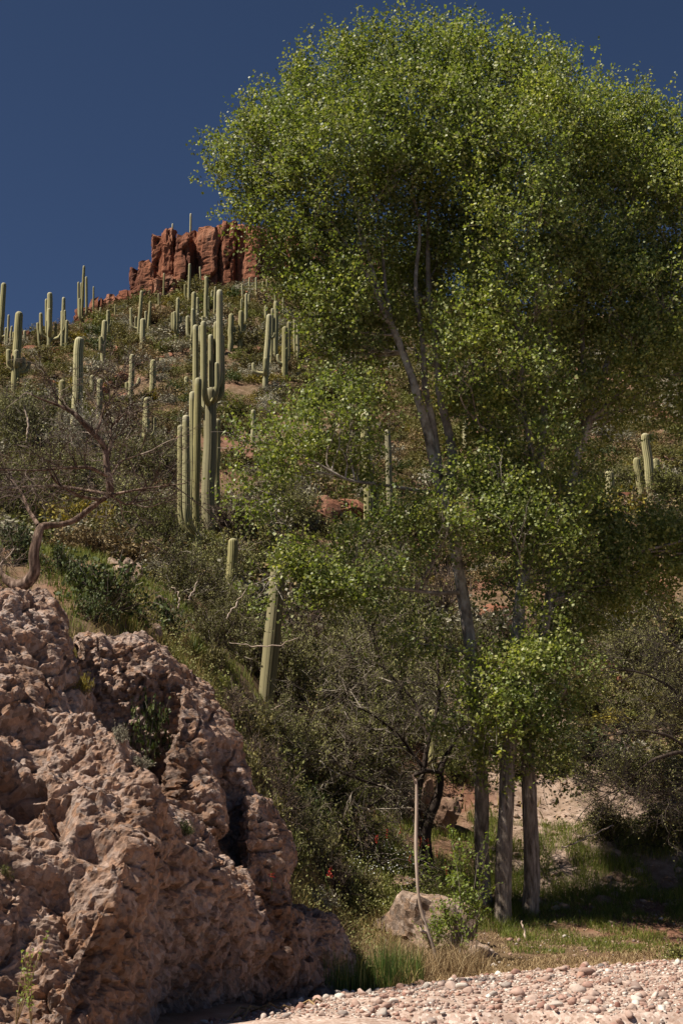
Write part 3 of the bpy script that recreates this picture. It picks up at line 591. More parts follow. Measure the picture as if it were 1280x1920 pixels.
saguaro((94, 660), (94, 548), 9, [(634, 78, 588, 6, -.2), (626, 85, 555, 5, .6), (632, 96, 584, 6, -.7), (637, 118, 594, 7, .0), (634, 103, 602, 5, .5)], 'candelabra saguaro with five upcurved arms near the left skyline')
saguaro((76, 655), (71, 605), 5, [(648, 80, 615, 4, .3)], 'small forked saguaro beside the candelabra saguaro')
saguaro((117, 662), (120, 557), 6, [(620, 115, 580, 4, .3), (622, 123, 583, 4, -.2)], 'thin saguaro with two upright arms right of the candelabra')
saguaro((124, 664), (126, 600), 5, (), 'short plain saguaro right of the candelabra')
saguaro((153, 606), (158, 498), 4.5, [(596, 147, 527, 4, .2), (596, 151, 526, 3.5, .5), (598, 163, 520, 4, -.2), (602, 151, 562, 3.5, -.4)], 'cluster of tall thin stems on the skyline by red rocks')
saguaro((176, 580), (176, 537), 3, (), 'lone thin saguaro on the skyline left of the bush')
saguaro((188, 606), (189, 576), 3.5, (), 'small saguaro before the low red rocks')
saguaro((216, 604), (217, 571), 3, (), 'slim saguaro before the left end of the cliff')
saguaro((140, 832), (150, 632), 16, (), 'fat single column saguaro, broadest on the left slope')
saguaro((193, 697), (197, 600), 9, [(662, 190, 632, 6, -.2)], 'saguaro with one short left arm on the upper slope')
saguaro((202, 640), (203, 581), 6, [(612, 208, 600, 3.5, 0)], 'saguaro with a small right knob behind the one armed one')
saguaro((115, 828), (117, 712), 11, (), 'stocky saguaro left of the fat column')
saguaro((174, 748), (174, 703), 8, (), 'short dark saguaro right of the fat column')
saguaro((187, 792), (188, 710), 10, (), 'saguaro partly hidden by bare grey twigs')
saguaro((214, 835), (214, 780), 9, (), 'low saguaro behind the twisted bare tree')
saguaro((100, 832), (99, 785), 7, (), 'little round topped saguaro left of the stocky one')
saguaro((259, 640), (266, 545), 6, [(617, 246, 577, 5, 0), (615, 254, 590, 4, .4), (620, 274, 585, 4, -.2)], 'saguaro with spreading arms under the left cliff end')
saguaro((278, 628), (282, 565), 5, (), 'slim saguaro right of the spreading armed one')
saguaro((267, 664), (268, 597), 9, (), 'smooth single saguaro before the spreading armed one')
saguaro((298, 588), (298, 550), 3, [(582, 294, 570, 2.5, 0), (582, 301, 566, 2.5, 0)], 'tiny three stemmed saguaro at the cliff foot')
saguaro((331, 652), (334, 558), 6, [(622, 324, 587, 5, -.1), (626, 329, 589, 5, -.6), (606, 339, 591, 3.5, .2)], 'saguaro with three raised arms below the tallest cliff column')
saguaro((354, 576), (356, 494), 4.5, [(560, 347, 533, 3.5, 0), (558, 352, 537, 3, .4)], 'tall dark saguaro close against the cliff')
saguaro((308, 534), (308, 512), 3, (), 'tiny saguaro on a cliff ledge', None, 161.5)
saguaro((360, 668), (364, 547), 8, [(633, 352, 592, 6, 0), (640, 363, 584, 6, -.6)], 'forked saguaro left of the great many armed one')
saguaro((370, 614), (371, 557), 5, (), 'saguaro behind the forked one')
saguaro((386, 620), (387, 518), 6.5, [(610, 381, 594, 4.5, -.2)], 'tall saguaro with one low arm in the crowded stand')
for b, t, w in [((378, 552), (375, 500), 3), ((371, 536), (371, 508), 3), ((396, 590), (398, 545), 4), ((402, 602), (404, 537), 4), ((391, 602), (391, 555), 3.5), ((376, 652), (376, 610), 6),
                ((453, 590), (453, 560), 3.5), ((457, 580), (454, 533), 3.5), ((467, 584), (467, 551), 4), ((466, 540), (464, 493), 3), ((467, 552), (468, 520), 3.5), ((474, 538), (472, 483), 3.5),
                ((460, 536), (459, 510), 3), ((482, 565), (480, 520), 3.5), ((492, 552), (493, 527), 4), ((501, 550), (501, 523), 4), ((498, 608), (498, 573), 5), ((517, 590), (516, 552), 3.5),
                ((531, 600), (531, 558), 3.5), ((553, 672), (552, 600), 5), ((558, 678), (558, 608), 5), ((437, 552), (438, 545), 3), ((432, 575), (431, 560), 3), ((427, 560), (428, 548), 3)]:
    saguaro(b, t, w, (), 'slender armless saguaro high on the slope under the cliff', U)
saguaro((392, 1004), (395, 726), 21, [(775, 368, 612, 10, -.2, 8), (768, 379, 645, 9, .5, 6), (762, 385, 615, 10, -.8, 6), (748, 392, 614, 9, .8, 4), (740, 402, 588, 9, .9, 4), (738, 412, 543, 11, .0, 2), (752, 416, 626, 9, .1, 4), (756, 409, 690, 8, -.7, 8)], 'great dark trunked saguaro with many crowded upright arms', None, 57.5, 'trunk')  # brown trunk skin is painted-in shade, the arms keep the plain skin
saguaro((372, 1082), (372, 708), 12.5, [(1008, 340, 798, 12, -.1, -8), (1002, 353, 790, 12.5, -.75, -4), (1000, 358, 722, 12.5, .7, 0)], 'nearer saguaro of four tall parallel stems joined low down', None, 50., False, [(370, 1020), (366, 960), (369, 850)])
saguaro((330, 884), (330, 840), 10, (), 'short stub of saguaro left of the four stemmed one')
saguaro((406, 930), (408, 785), 11, (), 'straight pale saguaro right of the four stemmed one', None, 60.)
saguaro((271, 862), (276, 745), 10, [(822, 278, 772, 8, -.5), (818, 289, 780, 8, .1)], 'saguaro with two close arms above the bare twigs')
saguaro((245, 758), (248, 664), 9, [(724, 261, 708, 6, 0), (732, 238, 716, 6, 0)], 'saguaro with a stub arm on each side')
saguaro((286, 752), (288, 674), 10, (), 'smooth single saguaro beside the two stub saguaro')
for b, t, w in [((350, 732), (350, 706), 7), ((303, 690), (303, 671), 8), ((475, 834), (475, 768), 8), ((592, 838), (593, 745), 8)]:
    saguaro(b, t, w, (), 'short armless saguaro among shrubs on the middle slope', Mg)
saguaro((432, 658), (434, 588), 9, [(624, 439, 608, 6, .4)], 'saguaro with a dark bump of an arm on its right')
saguaro((450, 657), (452, 582), 8, [(620, 459, 606, 6, .2)], 'saguaro tapering to a narrow pale foot')
saguaro((461, 622), (462, 550), 5, [(608, 456, 586, 3.5, 0), (612, 470, 602, 4, 0), (614, 466, 612, 5, -.3)], 'dark branching saguaro behind the narrow footed one')
saguaro((497, 732), (505, 589), 9.5, [(700, 475, 680, 6, 0, 4), (705, 498, 676, 7, -.6), (634, 514, 624, 5, 0)], 'leaning saguaro with a long curved left arm')
saguaro((516, 680), (518, 564), 8.5, [(632, 511, 592, 4, -.2)], 'tall saguaro behind the curved arm one')
saguaro((508, 697), (511, 578), 5, (), 'thin saguaro between two thicker ones')
saguaro((534, 714), (534, 612), 10, [(682, 521, 664, 5.5, 0)], 'saguaro with one hooked left arm by the crown edge')
saguaro((541, 698), (541, 603), 6, (), 'thin saguaro behind the hook armed one')
saguaro((691, 1008), (685, 773), 16, (), 'thick saguaro column behind the pale horizontal branch')
saguaro((706, 1003), (704, 915), 10, (), 'shorter saguaro close beside the thick column')
saguaro((712, 1003), (712, 962), 5, (), 'tiny saguaro at the foot of the thick column')
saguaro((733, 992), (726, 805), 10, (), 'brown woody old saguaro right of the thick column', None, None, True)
saguaro((872, 845), (871, 785), 9, (), 'saguaro glimpsed between the cottonwood stems')
saguaro((1151, 968), (1140, 882), 14, (), 'short left leaning saguaro behind orange boulders')
saguaro((1207, 950), (1192, 858), 12, (), 'left leaning saguaro, shorter of a leaning pair')
saguaro((1227, 962), (1208, 812), 14, (), 'tall left leaning saguaro of the leaning pair')
saguaro((1232, 905), (1229, 859), 11, (), 'dark saguaro half hidden behind the tall leaning one')
saguaro((1268, 890), (1267, 860), 7, (), 'small pale saguaro far up the right slope')
saguaro((430, 1132), (437, 1009), 17, (), 'single dark green saguaro above the brush', None, 47.)
saguaro((497, 1334), (522, 1060), 26, (), 'thick leaning saguaro trunk rising into the cottonwood leaves', None, 40., True, [(503, 1270), (511, 1190), (518, 1120)])  # browner skin stands in for the shade this stem is in
saguaro((811, 1440), (811, 1330), 15, (), 'shaded saguaro behind the dark forked thorn tree')
saguaro((358, 432), (358, 400), 3.5, (), 'lone tall saguaro on top of the cliff', None, 166.)
saguaro((324, 440), (324, 419), 3, (), 'small saguaro on top of the cliff by a bush', None, 164.5)

# ------------------------------------------------------------------ cottonwoods
def skel(pts):      # (px, py, d, width px) -> dense path and radii
    q = np.array([P(a, b, d) for a, b, d, w in pts]); r = np.array([w*axial(a, b, d)/FPX/2 for a, b, d, w in pts])
    s = np.concatenate([[0], np.cumsum(np.linalg.norm(np.diff(q, axis=0), axis=1))]); n = int(np.clip(s[-1]/.3, 34, 90)); u = np.linspace(0, s[-1], n)
    p = np.stack([np.interp(u, s, q[:, i]) for i in range(3)], -1); rr = np.interp(u, s, r)
    for _ in range(3): p[1:-1] = (p[:-2]+2*p[1:-1]+p[2:])/4; rr[1:-1] = (rr[:-2]+2*rr[1:-1]+rr[2:])/4
    p[1:-1] += .05*np.stack([noise(np.stack([u*.6, u*0+k, u*0+q[0, 0]], -1), 9) for k in range(3)], -1)[1:-1]
    return p, rr
def trunk_mesh(p, r, sides=18, lump=.12, seed=0):
    V, F = tubes(p[None], r[None], sides); c = np.repeat(p, sides, 0); e = V-c
    f = 1+lump*fbm(np.stack([V[:, 0]*3, V[:, 1]*3, V[:, 2]*.8], -1)+seed, 3, seed); return c+e*f[:, None], F
rs_t = np.random.default_rng(21)
def lobe_twigs(lobes, d0, dens, rs, top=False):
    P0 = []; D0 = []; Ls = []; C = []
    for lb in lobes:
        px, py, rx, ry, dz = lb[:5]; f = lb[5] if len(lb) > 5 else 1.; tuft = py > 720; f = f*1.55 if tuft else f; py = py+12 if py < 330 else py; px = px+14 if (px < 530 and py < 420) else px; d = d0+dz; c = P(px, py, d); k = axial(px, py, d)/FPX
        rx, ry = rx*.94-4, ry*.94-6; a = np.array([rx*k, (rx+ry)/2*k*.9, ry*k]); n = int(dens*f*(a[0]*a[2])**.9*4)
        nc = max(4, n//11); uc = norm(rs.normal(size=(nc, 3))); rad = rs.uniform(.0, 1, nc)**.36; lump = 1+.42*fbm((uc*a+c)*.75, 3, 33)
        ctr = c+uc*a*(rad*lump)[:, None]; ci_ = rs.integers(0, nc, n); spread = rs.uniform(.14, .36, nc)[ci_][:, None]*(.8 if tuft else 1.)
        p = ctr[ci_]+rs.normal(size=(n, 3))*spread*np.array([1, 1, .8]); u = norm(p-c); g = u/a; g = norm(g)
        P0.append(p); D0.append(norm(.7*g+np.array([0, 0, .1 if tuft else .55])+.55*norm(rs.normal(size=(n, 3))))); Ls.append(rs.uniform(.45, .95, n)); C.append((c, a))
        if py < 412 and f >= .9:        # upright leading shoots on the outer crown
            m_ = int(9*a[0]*a[2])+6; u = norm(rs.normal(size=(m_, 3))*np.array([1, 1, .7])+np.array([0, 0, .8])); q = c+u*a*.92*(1+.34*fbm((u*a+c)*.8, 3, 33))[:, None]
            for _k in range(3):
                P0.append(q+rs.normal(0, .05, q.shape)); D0.append(norm(.45*u+np.array([0, 0, 1.])+.2*rs.normal(size=u.shape))); Ls.append(np.repeat(1., m_)*rs.uniform(.5, 1.3, m_))
    return np.concatenate(P0), np.concatenate(D0), np.concatenate(Ls), C
def cottonwood(label, stems, lobes, d0, dens, seed, leafsize=.096, base_px=None):
    rs = np.random.default_rng(seed); paths = [skel(s) for s in stems]
    o = empty('cottonwood_tree', paths[0][0][0], label, 'tree', 'cottonwoods at the edge of the wash'); loc = np.array(o.location)
    for i, (p, r) in enumerate(paths):
        if i == 0:
            dl = np.linalg.norm(p-p[0], axis=1); r = r*.85*(1+.6*np.exp(-dl/.45))
        V, F = trunk_mesh(p, r, 20 if i == 0 else 12, .14 if i == 0 else .08, seed+i)
        obj('trunk' if i == 0 else 'limb', mesh('trunk' if i == 0 else 'limb', V-loc, F, True, {'up': (V[:, 2]-loc[2])/22.}), M['bark'] if i == 0 else M['bark_pale'], o)
    nodesP = np.concatenate([p[len(p)//3:] if i == 0 else p for i, (p, r) in enumerate(paths)]); nodesR = np.concatenate([r[len(r)//3:] if i == 0 else r for i, (p, r) in enumerate(paths)])
    p0, dr, L, C = lobe_twigs(lobes, d0, dens, rs)
    K = 5; tw = grow(p0, dr, L, K, .18, .10, rs)
    # branches from the limbs into each lobe
    br = []; brr = []
    for c, a in C:
        nb = max(2, int(1.4*a[0]*a[2]))
        tgt = c+norm(rs.normal(size=(nb, 3)))*a*rs.uniform(.2, .85, (nb, 1))
        for t in tgt:
            low = t-np.array([0, 0, .55*min(3., np.min(np.linalg.norm(nodesP-t, axis=1)))+.3]); dd = np.linalg.norm((nodesP-low)*np.array([1, 1, 1.]), axis=1)+np.where(nodesP[:, 2] > t[2]-.2, 2.5, 0); j = int(np.argmin(dd)); s = nodesP[j]; Lb = np.linalg.norm(t-s)
            m = (s+t)/2+rs.normal(0, .08*Lb, 3)+np.array([0, 0, -.05*Lb]); q = np.linspace(0, 1, 8)[:, None]; cur = (1-q)**2*s+2*q*(1-q)*m+q*q*t; cur[1:-1] += rs.normal(0, .03*Lb, (6, 3))*.6
            br.append(cur); r0 = min(nodesR[j]*.75, .018+.011*Lb); brr.append(np.linspace(r0, .008, 8))
    br = np.array(br); brr = np.array(brr)
    cp, cd, ci, cf = children(br, len(br)*8, .3, 1., .8, rs); sub = grow(cp, cd, rs.uniform(.5, 1.3, len(cp)), 5, .22, .06, rs); subr = np.linspace(.011, .004, 5)[None]*np.ones((len(sub), 1))
    pick = rs.random(len(tw)) < .12
    parts = [tubes(br, brr, 5), tubes(sub, subr, 3), tubes(tw[pick], np.linspace(.006, .002, K)[None]*np.ones((pick.sum(), 1)), 3)]
    V, F = join(parts); obj('branches', mesh('branches', V-loc, F, True), M['bark_pale'], o, kind='stuff')
    nl = 15; f = rs.uniform(.1, 1.02, (len(tw), nl))*(K-1.001); kk = np.minimum(f.astype(int), K-2); w = (f-kk)[..., None]; ii = np.arange(len(tw))[:, None]
    lp = (tw[ii, kk]*(1-w)+tw[ii, kk+1]*w+rs.normal(0, .075, (len(tw), nl, 3))).reshape(-1, 3)
    V, F = leaf_quads(lp, rs.uniform(.6, 1.15, len(lp))*leafsize, rs, .35, .9)
    obj('foliage', mesh('foliage', V-loc, F, False), M['cotton_leaf'], o, kind='stuff')
    return len(lp)
NL = 0
NL += cottonwood('left cottonwood, its trunk leaning left under a broad rounded crown',
  [[(906, 1735, 36.3, 36), (905, 1620, 36.3, 33), (903, 1500, 36.3, 32), (896, 1350, 36.2, 30), (882, 1230, 36, 29), (868, 1110, 36, 27), (850, 1010, 35.9, 24), (838, 940, 35.8, 27), (824, 900, 35.6, 24), (800, 800, 35.4, 20), (776, 720, 35.2, 18), (748, 650, 35.1, 16), (728, 600, 35, 14), (700, 520, 35, 10), (680, 440, 35, 8), (655, 340, 35, 5)],
   [(838, 940, 35.8, 22), (850, 880, 36, 19), (845, 820, 36.1, 16), (822, 740, 36, 15), (817, 660, 36, 13), (806, 560, 36, 10), (800, 470, 36, 8), (805, 330, 36, 6), (800, 180, 36, 3)],
   [(824, 880, 35.6, 15), (812, 800, 35.6, 13), (796, 720, 35.5, 12), (793, 640, 35.5, 10), (775, 540, 35.4, 8), (790, 430, 35.4, 6), (740, 260, 35.4, 4)],
   [(728, 605, 35, 9), (690, 520, 34.8, 8), (640, 440, 34.6, 5), (580, 360, 34.5, 4), (500, 280, 34.5, 3)],
   [(738, 628, 35, 8), (722, 540, 35.3, 7), (720, 470, 35.5, 5), (690, 300, 35.5, 3)],
   [(868, 1110, 36, 8), (820, 1112, 35.4, 7), (760, 1105, 34.9, 6), (690, 1100, 34.5, 4), (560, 1060, 34.2, 2)],
   [(835, 930, 35.8, 8), (790, 920, 35.2, 7), (735, 912, 34.8, 7), (650, 900, 34.3, 6), (560, 850, 34, 3)]],
  [(478, 275, 78, 88, 0), (462, 345, 66, 60, .3), (555, 225, 85, 92, .6), (630, 165, 85, 100, .6), (700, 140, 85, 100, .4), (762, 105, 62, 80, .2), (545, 385, 100, 105, -.4), (620, 330, 110, 120, -1.2), (700, 270, 110, 130, -.9), (770, 240, 100, 140, -.4), (590, 500, 75, 85, -.6), (650, 470, 90, 100, -.3), (720, 400, 110, 120, .4), (640, 600, 75, 80, -.3), (700, 600, 60, 80, .7), (780, 520, 80, 110, 3.0), (600, 640, 40, 45, .6, .7), (850, 220, 80, 130, .2),
   (560, 830, 100, 70, -1.6, .62), (640, 800, 85, 75, -1.2, .62), (480, 820, 60, 50, -1.4, .5), (690, 850, 75, 60, -.8, .5), (500, 920, 55, 50, -1.4, .6), (640, 760, 60, 50, -1.0, .5),
   (540, 1100, 65, 55, -1.9, .8), (600, 1070, 85, 75, -1.8, .75), (680, 1060, 70, 70, -1.5, .65), (740, 1010, 70, 60, -1.0, .65), (790, 985, 55, 50, -.9, .65), (765, 1200, 35, 70, -.8, .7), (845, 950, 55, 45, -1.6, .6), (830, 480, 90, 110, 2.0), (880, 500, 80, 110, 1.6), (610, 560, 85, 95, -.9), (690, 650, 85, 60, .3), (570, 470, 90, 80, .2), (760, 620, 90, 90, 3.4), (720, 520, 90, 90, 3.4), (510, 300, 70, 90, -.8), (840, 1000, 50, 30, -1.5, .5)],
  35.4, 51, 101)
NL += cottonwood('middle cottonwood with a straight pale furrowed trunk',
  [[(944, 1784, 34.9, 40), (944, 1700, 34.9, 36), (944, 1600, 34.9, 36), (948, 1480, 35, 34), (956, 1380, 35.1, 32), (965, 1250, 35.2, 28), (970, 1160, 35.3, 26), (978, 1090, 35.4, 25), (996, 1030, 35.5, 20), (1008, 920, 35.6, 17), (1020, 800, 35.8, 15), (1022, 710, 35.9, 14), (1032, 580, 36, 11), (1050, 420, 36.2, 9), (1052, 340, 36.2, 7), (1040, 200, 36.3, 4)],
   [(978, 1090, 35.4, 14), (955, 980, 35.6, 11), (930, 860, 35.8, 9), (905, 700, 36, 8), (890, 520, 36, 6), (880, 300, 36, 4), (870, 120, 36, 2)],
   [(1008, 920, 35.6, 10), (985, 800, 35.3, 8), (975, 640, 35.2, 7), (955, 450, 35.2, 5), (950, 200, 35.2, 3)],
   [(965, 1250, 35.2, 9), (940, 1280, 34.6, 6), (915, 1290, 34.1, 4)], [(965, 1230, 35.2, 9), (1010, 1260, 34.6, 7), (1060, 1290, 34.2, 4)]],
  [(850, 120, 70, 88, .4), (910, 145, 85, 95, .6), (985, 155, 80, 90, .5), (1040, 165, 55, 80, .4), (860, 260, 100, 110, -1.0), (950, 270, 110, 120, -1.2), (1030, 260, 80, 110, -.4), (880, 400, 90, 110, .4), (970, 420, 110, 120, -.9), (900, 540, 80, 90, -.6), (880, 620, 70, 70, -1.2), (970, 560, 100, 100, -.9), (1040, 500, 80, 100, .5), (930, 680, 85, 80, -1.0), (1010, 640, 70, 80, .8), (900, 760, 70, 70, 1.2), (960, 780, 80, 80, 1.0), (990, 860, 85, 70, -.5, .8), (940, 900, 60, 60, .2, .8), (900, 960, 60, 50, .3, .7), (960, 980, 80, 60, -.6, .8), (1040, 960, 70, 60, -.4, .8), (1050, 1040, 60, 60, -.4, .7), (940, 1090, 40, 60, .8, .6),
   (960, 1285, 95, 75, -.9, .75), (1040, 1270, 65, 65, -.8, .7), (900, 1290, 55, 55, -.6, .65), (930, 1370, 85, 60, -.8, .7), (1010, 1370, 80, 50, -.7, .65), (870, 1370, 45, 45, -.6, .5), (1020, 1200, 50, 40, -.6, .6), (920, 1440, 50, 40, -.5, .5), (1070, 1340, 40, 70, -.4, .5), (1020, 1440, 40, 60, .6, .45), (985, 1000, 70, 50, -1.3, .7), (900, 900, 60, 60, -1.2, .6), (1000, 760, 70, 60, -1.0, .7), (1040, 1120, 50, 50, -.6, .6), (870, 700, 60, 60, -1.2, .6)],
  35.4, 51, 202)
NL += cottonwood('right cottonwood with a dark trunk and a crown reaching beyond the wash',
  [[(992, 1765, 35.8, 34), (995, 1660, 35.8, 36), (996, 1560, 35.8, 35), (988, 1440, 35.9, 31), (990, 1330, 36.2, 27), (1015, 1200, 36.5, 24), (1040, 1080, 36.8, 22), (1060, 960, 37, 20), (1072, 870, 37, 19), (1105, 790, 37, 17), (1128, 720, 37, 14), (1150, 620, 37, 10), (1175, 480, 37, 8), (1190, 300, 37, 4)],
   [(1060, 960, 37, 13), (1085, 850, 37.2, 12), (1095, 740, 37.3, 10), (1090, 600, 37.3, 8), (1100, 450, 37.3, 6), (1110, 250, 37.3, 3)],
   [(1105, 790, 37, 10), (1170, 730, 36.6, 8), (1240, 640, 36.4, 6), (1280, 480, 36.4, 4), (1290, 320, 36.4, 3)],
   [(1040, 1080, 36.8, 10), (1110, 1060, 36.4, 8), (1190, 1040, 36.2, 6), (1290, 1010, 36.2, 4)]],
  [(1110, 220, 60, 75, .4), (1170, 225, 65, 70, .3), (1225, 250, 55, 75, .2), (1290, 290, 70, 90, .2), (1090, 330, 85, 100, -.6), (1160, 330, 60, 60, -.4), (1240, 350, 60, 70, -.4), (1310, 420, 90, 110, 0), (1110, 470, 80, 80, -.7), (1235, 470, 55, 60, 0), (1150, 560, 90, 90, -.6), (1240, 570, 85, 80, -.9), (1330, 600, 90, 110, 0), (1110, 640, 70, 70, .8), (1180, 660, 80, 70, -.9), (1260, 680, 80, 70, -.6), (1080, 760, 60, 60, 1.4), (1150, 750, 60, 50, -.5), (1230, 760, 60, 40, -.4, .8), (1320, 760, 60, 60, 0),
   (1080, 960, 60, 60, .4), (1120, 1040, 80, 70, 0), (1200, 1030, 80, 60, .2), (1270, 1010, 70, 55, .2), (1080, 1120, 70, 60, .5), (1150, 1110, 60, 50, .3), (1230, 1070, 60, 40, .3, .7), (1340, 1040, 80, 70, 0), (1060, 1180, 50, 40, .6), (1100, 880, 60, 50, 1.2, .7), (1170, 480, 70, 60, .8), (1080, 520, 90, 100, 1.4), (1120, 330, 85, 75, 1.2), (1190, 330, 80, 60, 1.4), (1060, 400, 80, 90, 1.0), (1270, 400, 90, 80, 1.0), (1160, 430, 60, 40, 1.6, .6), (1290, 520, 90, 100, .8), (1200, 540, 80, 80, 1.2), (1230, 640, 90, 80, 1.5), (1120, 560, 90, 90, 1.6), (1050, 640, 80, 90, 1.6), (1190, 1090, 70, 50, -.4, .8)],
  36.8, 54, 303)

# ------------------------------------------------------------------ bare twisted tree on the bank
def thorn_tree(name, label, stems, n1, n2, n3, bark, twig, leaf, seed, l1=1.2, l2=.7, l3=.35, up=.05, leafn=0, leafs=.04, flat=1., group=None, twr=(.014, .007, .004), cat='tree', leafpart='foliage'):
    rs = np.random.default_rng(seed); paths = [skel(s) for s in stems]
    o = empty(name, paths[0][0][0], label, cat, group); loc = np.array(o.location)
    for i, (p, r) in enumerate(paths):
        V, F = trunk_mesh(p, r, 14, .3 if i == 0 else .15, seed+i); obj('trunk' if i == 0 else 'limb', mesh('trunk', V-loc, F, True), bark, o)
    def resample(p, K=12): u = np.linspace(0, len(p)-1, K); return np.stack([np.interp(u, np.arange(len(p)), p[:, i]) for i in range(3)], -1)
    S = np.array([resample(p) for p, r in paths[1:]] or [resample(paths[0][0])])
    fl = np.array([1, 1, flat])
    cp, cd, ci, cf = children(S, n1, .2, 1., 1.0, rs); b1 = grow(cp, cd*fl, rs.uniform(.5, 1.2, n1)*l1, 9, .22, up, rs)
    cp, cd, ci, cf = children(b1, n2, .15, 1., .9, rs); b2 = grow(cp, cd*fl, rs.uniform(.4, 1.2, n2)*l2, 6, .25, up, rs)
    cp, cd, ci, cf = children(b2, n3, .1, 1., .9, rs); b3 = grow(cp, cd*fl, rs.uniform(.4, 1.2, n3)*l3, 4, .25, up, rs)
    T = lambda b, r: tubes(b, np.linspace(r, r*.35, b.shape[1])[None]*np.ones((len(b), 1)), 3)
    V, F = join([T(b1, twr[0]), T(b2, twr[1]), T(b3, twr[2])]); obj('twigs', mesh('twigs', V-loc, F, False), twig, o, kind='stuff')
    if leafn:
        cp, cd, ci, cf = children(b3, leafn, 0, 1, 1, rs); V, F = leaf_quads(cp+rs.normal(0, .03, cp.shape), rs.uniform(.6, 1.3, leafn)*leafs, rs, .3, .5); obj(leafpart, mesh('foliage', V-loc, F, False), leaf, o, kind='stuff')
    return o
D0 = 20.5
thorn_tree('twisted_tree', 'twisted leafless tree with a spreading thorny top on the rock bank',
  [[(10, 1085, D0, 15.3), (40, 1108, D0-.1, 26.0), (72, 1078, D0-.15, 21.2), (60, 1050, D0-.2, 17.7), (70, 1015, D0-.2, 16.6), (74, 985, D0-.15, 14.2), (100, 986, D0, 10.7), (140, 976, D0+.1, 11.2), (165, 955, D0+.1, 11.2), (190, 935, D0+.1, 9.4), (208, 925, D0+.1, 8.9)],
   [(206, 930, D0+.1, 15.7), (205, 900, D0, 14.6), (199, 870, D0, 13.6), (201, 845, D0, 11.5), (192, 828, D0-.1, 10.4), (172, 808, D0-.2, 11.0), (150, 785, D0-.3, 9.9), (135, 770, D0-.3, 7.4), (110, 760, D0-.4, 4.9), (60, 740, D0-.6, 2.5)],
   [(201, 850, D0, 6.8), (209, 830, D0+.1, 6.0), (208, 800, D0+.1, 4.2), (240, 770, D0, 2.5)], [(178, 815, D0-.2, 6.0), (190, 790, D0-.1, 5.1), (194, 770, D0, 3.4), (215, 740, D0+.2, 1.7)],
   [(200, 890, D0, 7.6), (170, 875, D0-.5, 6.8), (120, 878, D0-.9, 5.1), (60, 882, D0-1.2, 3.4), (-20, 878, D0-1.5, 1.7)], [(208, 925, D0, 6.8), (160, 918, D0+.5, 6.0), (110, 910, D0+.8, 5.1), (40, 912, D0+1.0, 2.5), (-40, 925, D0+1.2, 1.7)],
   [(190, 935, D0, 6.8), (150, 930, D0-.6, 5.1), (105, 905, D0-1, 4.2), (90, 880, D0-1.2, 2.5)], [(208, 925, D0, 6.0), (250, 918, D0-.3, 4.2), (300, 912, D0-.5, 2.5), (350, 905, D0-.6, 1.7)], [(205, 895, D0, 5.1), (225, 865, D0+.5, 3.4), (270, 850, D0+.8, 1.7)],
   [(72, 985, D0, 8.6), (55, 960, D0+.3, 7.6), (45, 935, D0+.5, 5.1), (20, 900, D0+.7, 2.5)], [(208, 928, D0, 6.0), (235, 945, D0+.4, 4.2), (290, 935, D0+.6, 1.7)], [(20, 1095, D0-.1, 11.5), (0, 1070, D0+.1, 8.6), (-15, 1050, D0+.2, 6.8)]],
  110, 620, 2700, M['bark_twist'], M['twig_purple'], M['feather_leaf'], 5, .9, .5, .26, .02, 3500, .028, .75, None, (.011, .0055, .0032))

# dark forked thorn tree behind the boulder
thorn_tree('forked_thorn_tree', 'dark forked thorn tree with crooked limbs above a brown boulder',
  [[(798, 1650, 37.5, 30), (797, 1605, 37.5, 26), (796, 1560, 37.5, 24), (805, 1530, 37.5, 20), (820, 1500, 37.5, 17), (828, 1470, 37.5, 15), (826, 1440, 37.6, 12), (840, 1410, 37.8, 9)],
   [(792, 1570, 37.5, 16), (780, 1530, 37.4, 13), (783, 1480, 37.4, 12), (795, 1440, 37.4, 11), (805, 1390, 37.5, 9), (825, 1300, 37.8, 6), (820, 1230, 38, 4)], [(826, 1450, 37.5, 9), (800, 1445, 37.2, 8), (770, 1455, 37, 6), (758, 1470, 36.9, 5)],
   [(784, 1520, 37.4, 9), (765, 1500, 37.3, 8), (740, 1480, 37.2, 7), (700, 1470, 36.6, 5), (640, 1450, 36, 3)], [(795, 1440, 37.4, 7), (750, 1380, 37.2, 5), (700, 1340, 36.8, 4), (640, 1310, 36.5, 2)], [(805, 1390, 37.5, 6), (780, 1320, 37.8, 5), (720, 1250, 38, 3), (690, 1180, 38, 2)], [(835, 1420, 37.8, 6), (860, 1380, 38, 4), (880, 1330, 38, 3)],
   [(740, 1480, 37.2, 6), (680, 1520, 36.5, 5), (690, 1600, 36, 4), (720, 1625, 36, 3)]],
  90, 750, 3300, M['bark_dark'], M['twig'], M['feather_leaf'], 6, 1.6, .9, .5, -.03, 7000, .05, .8, None, (.02, .010, .006))
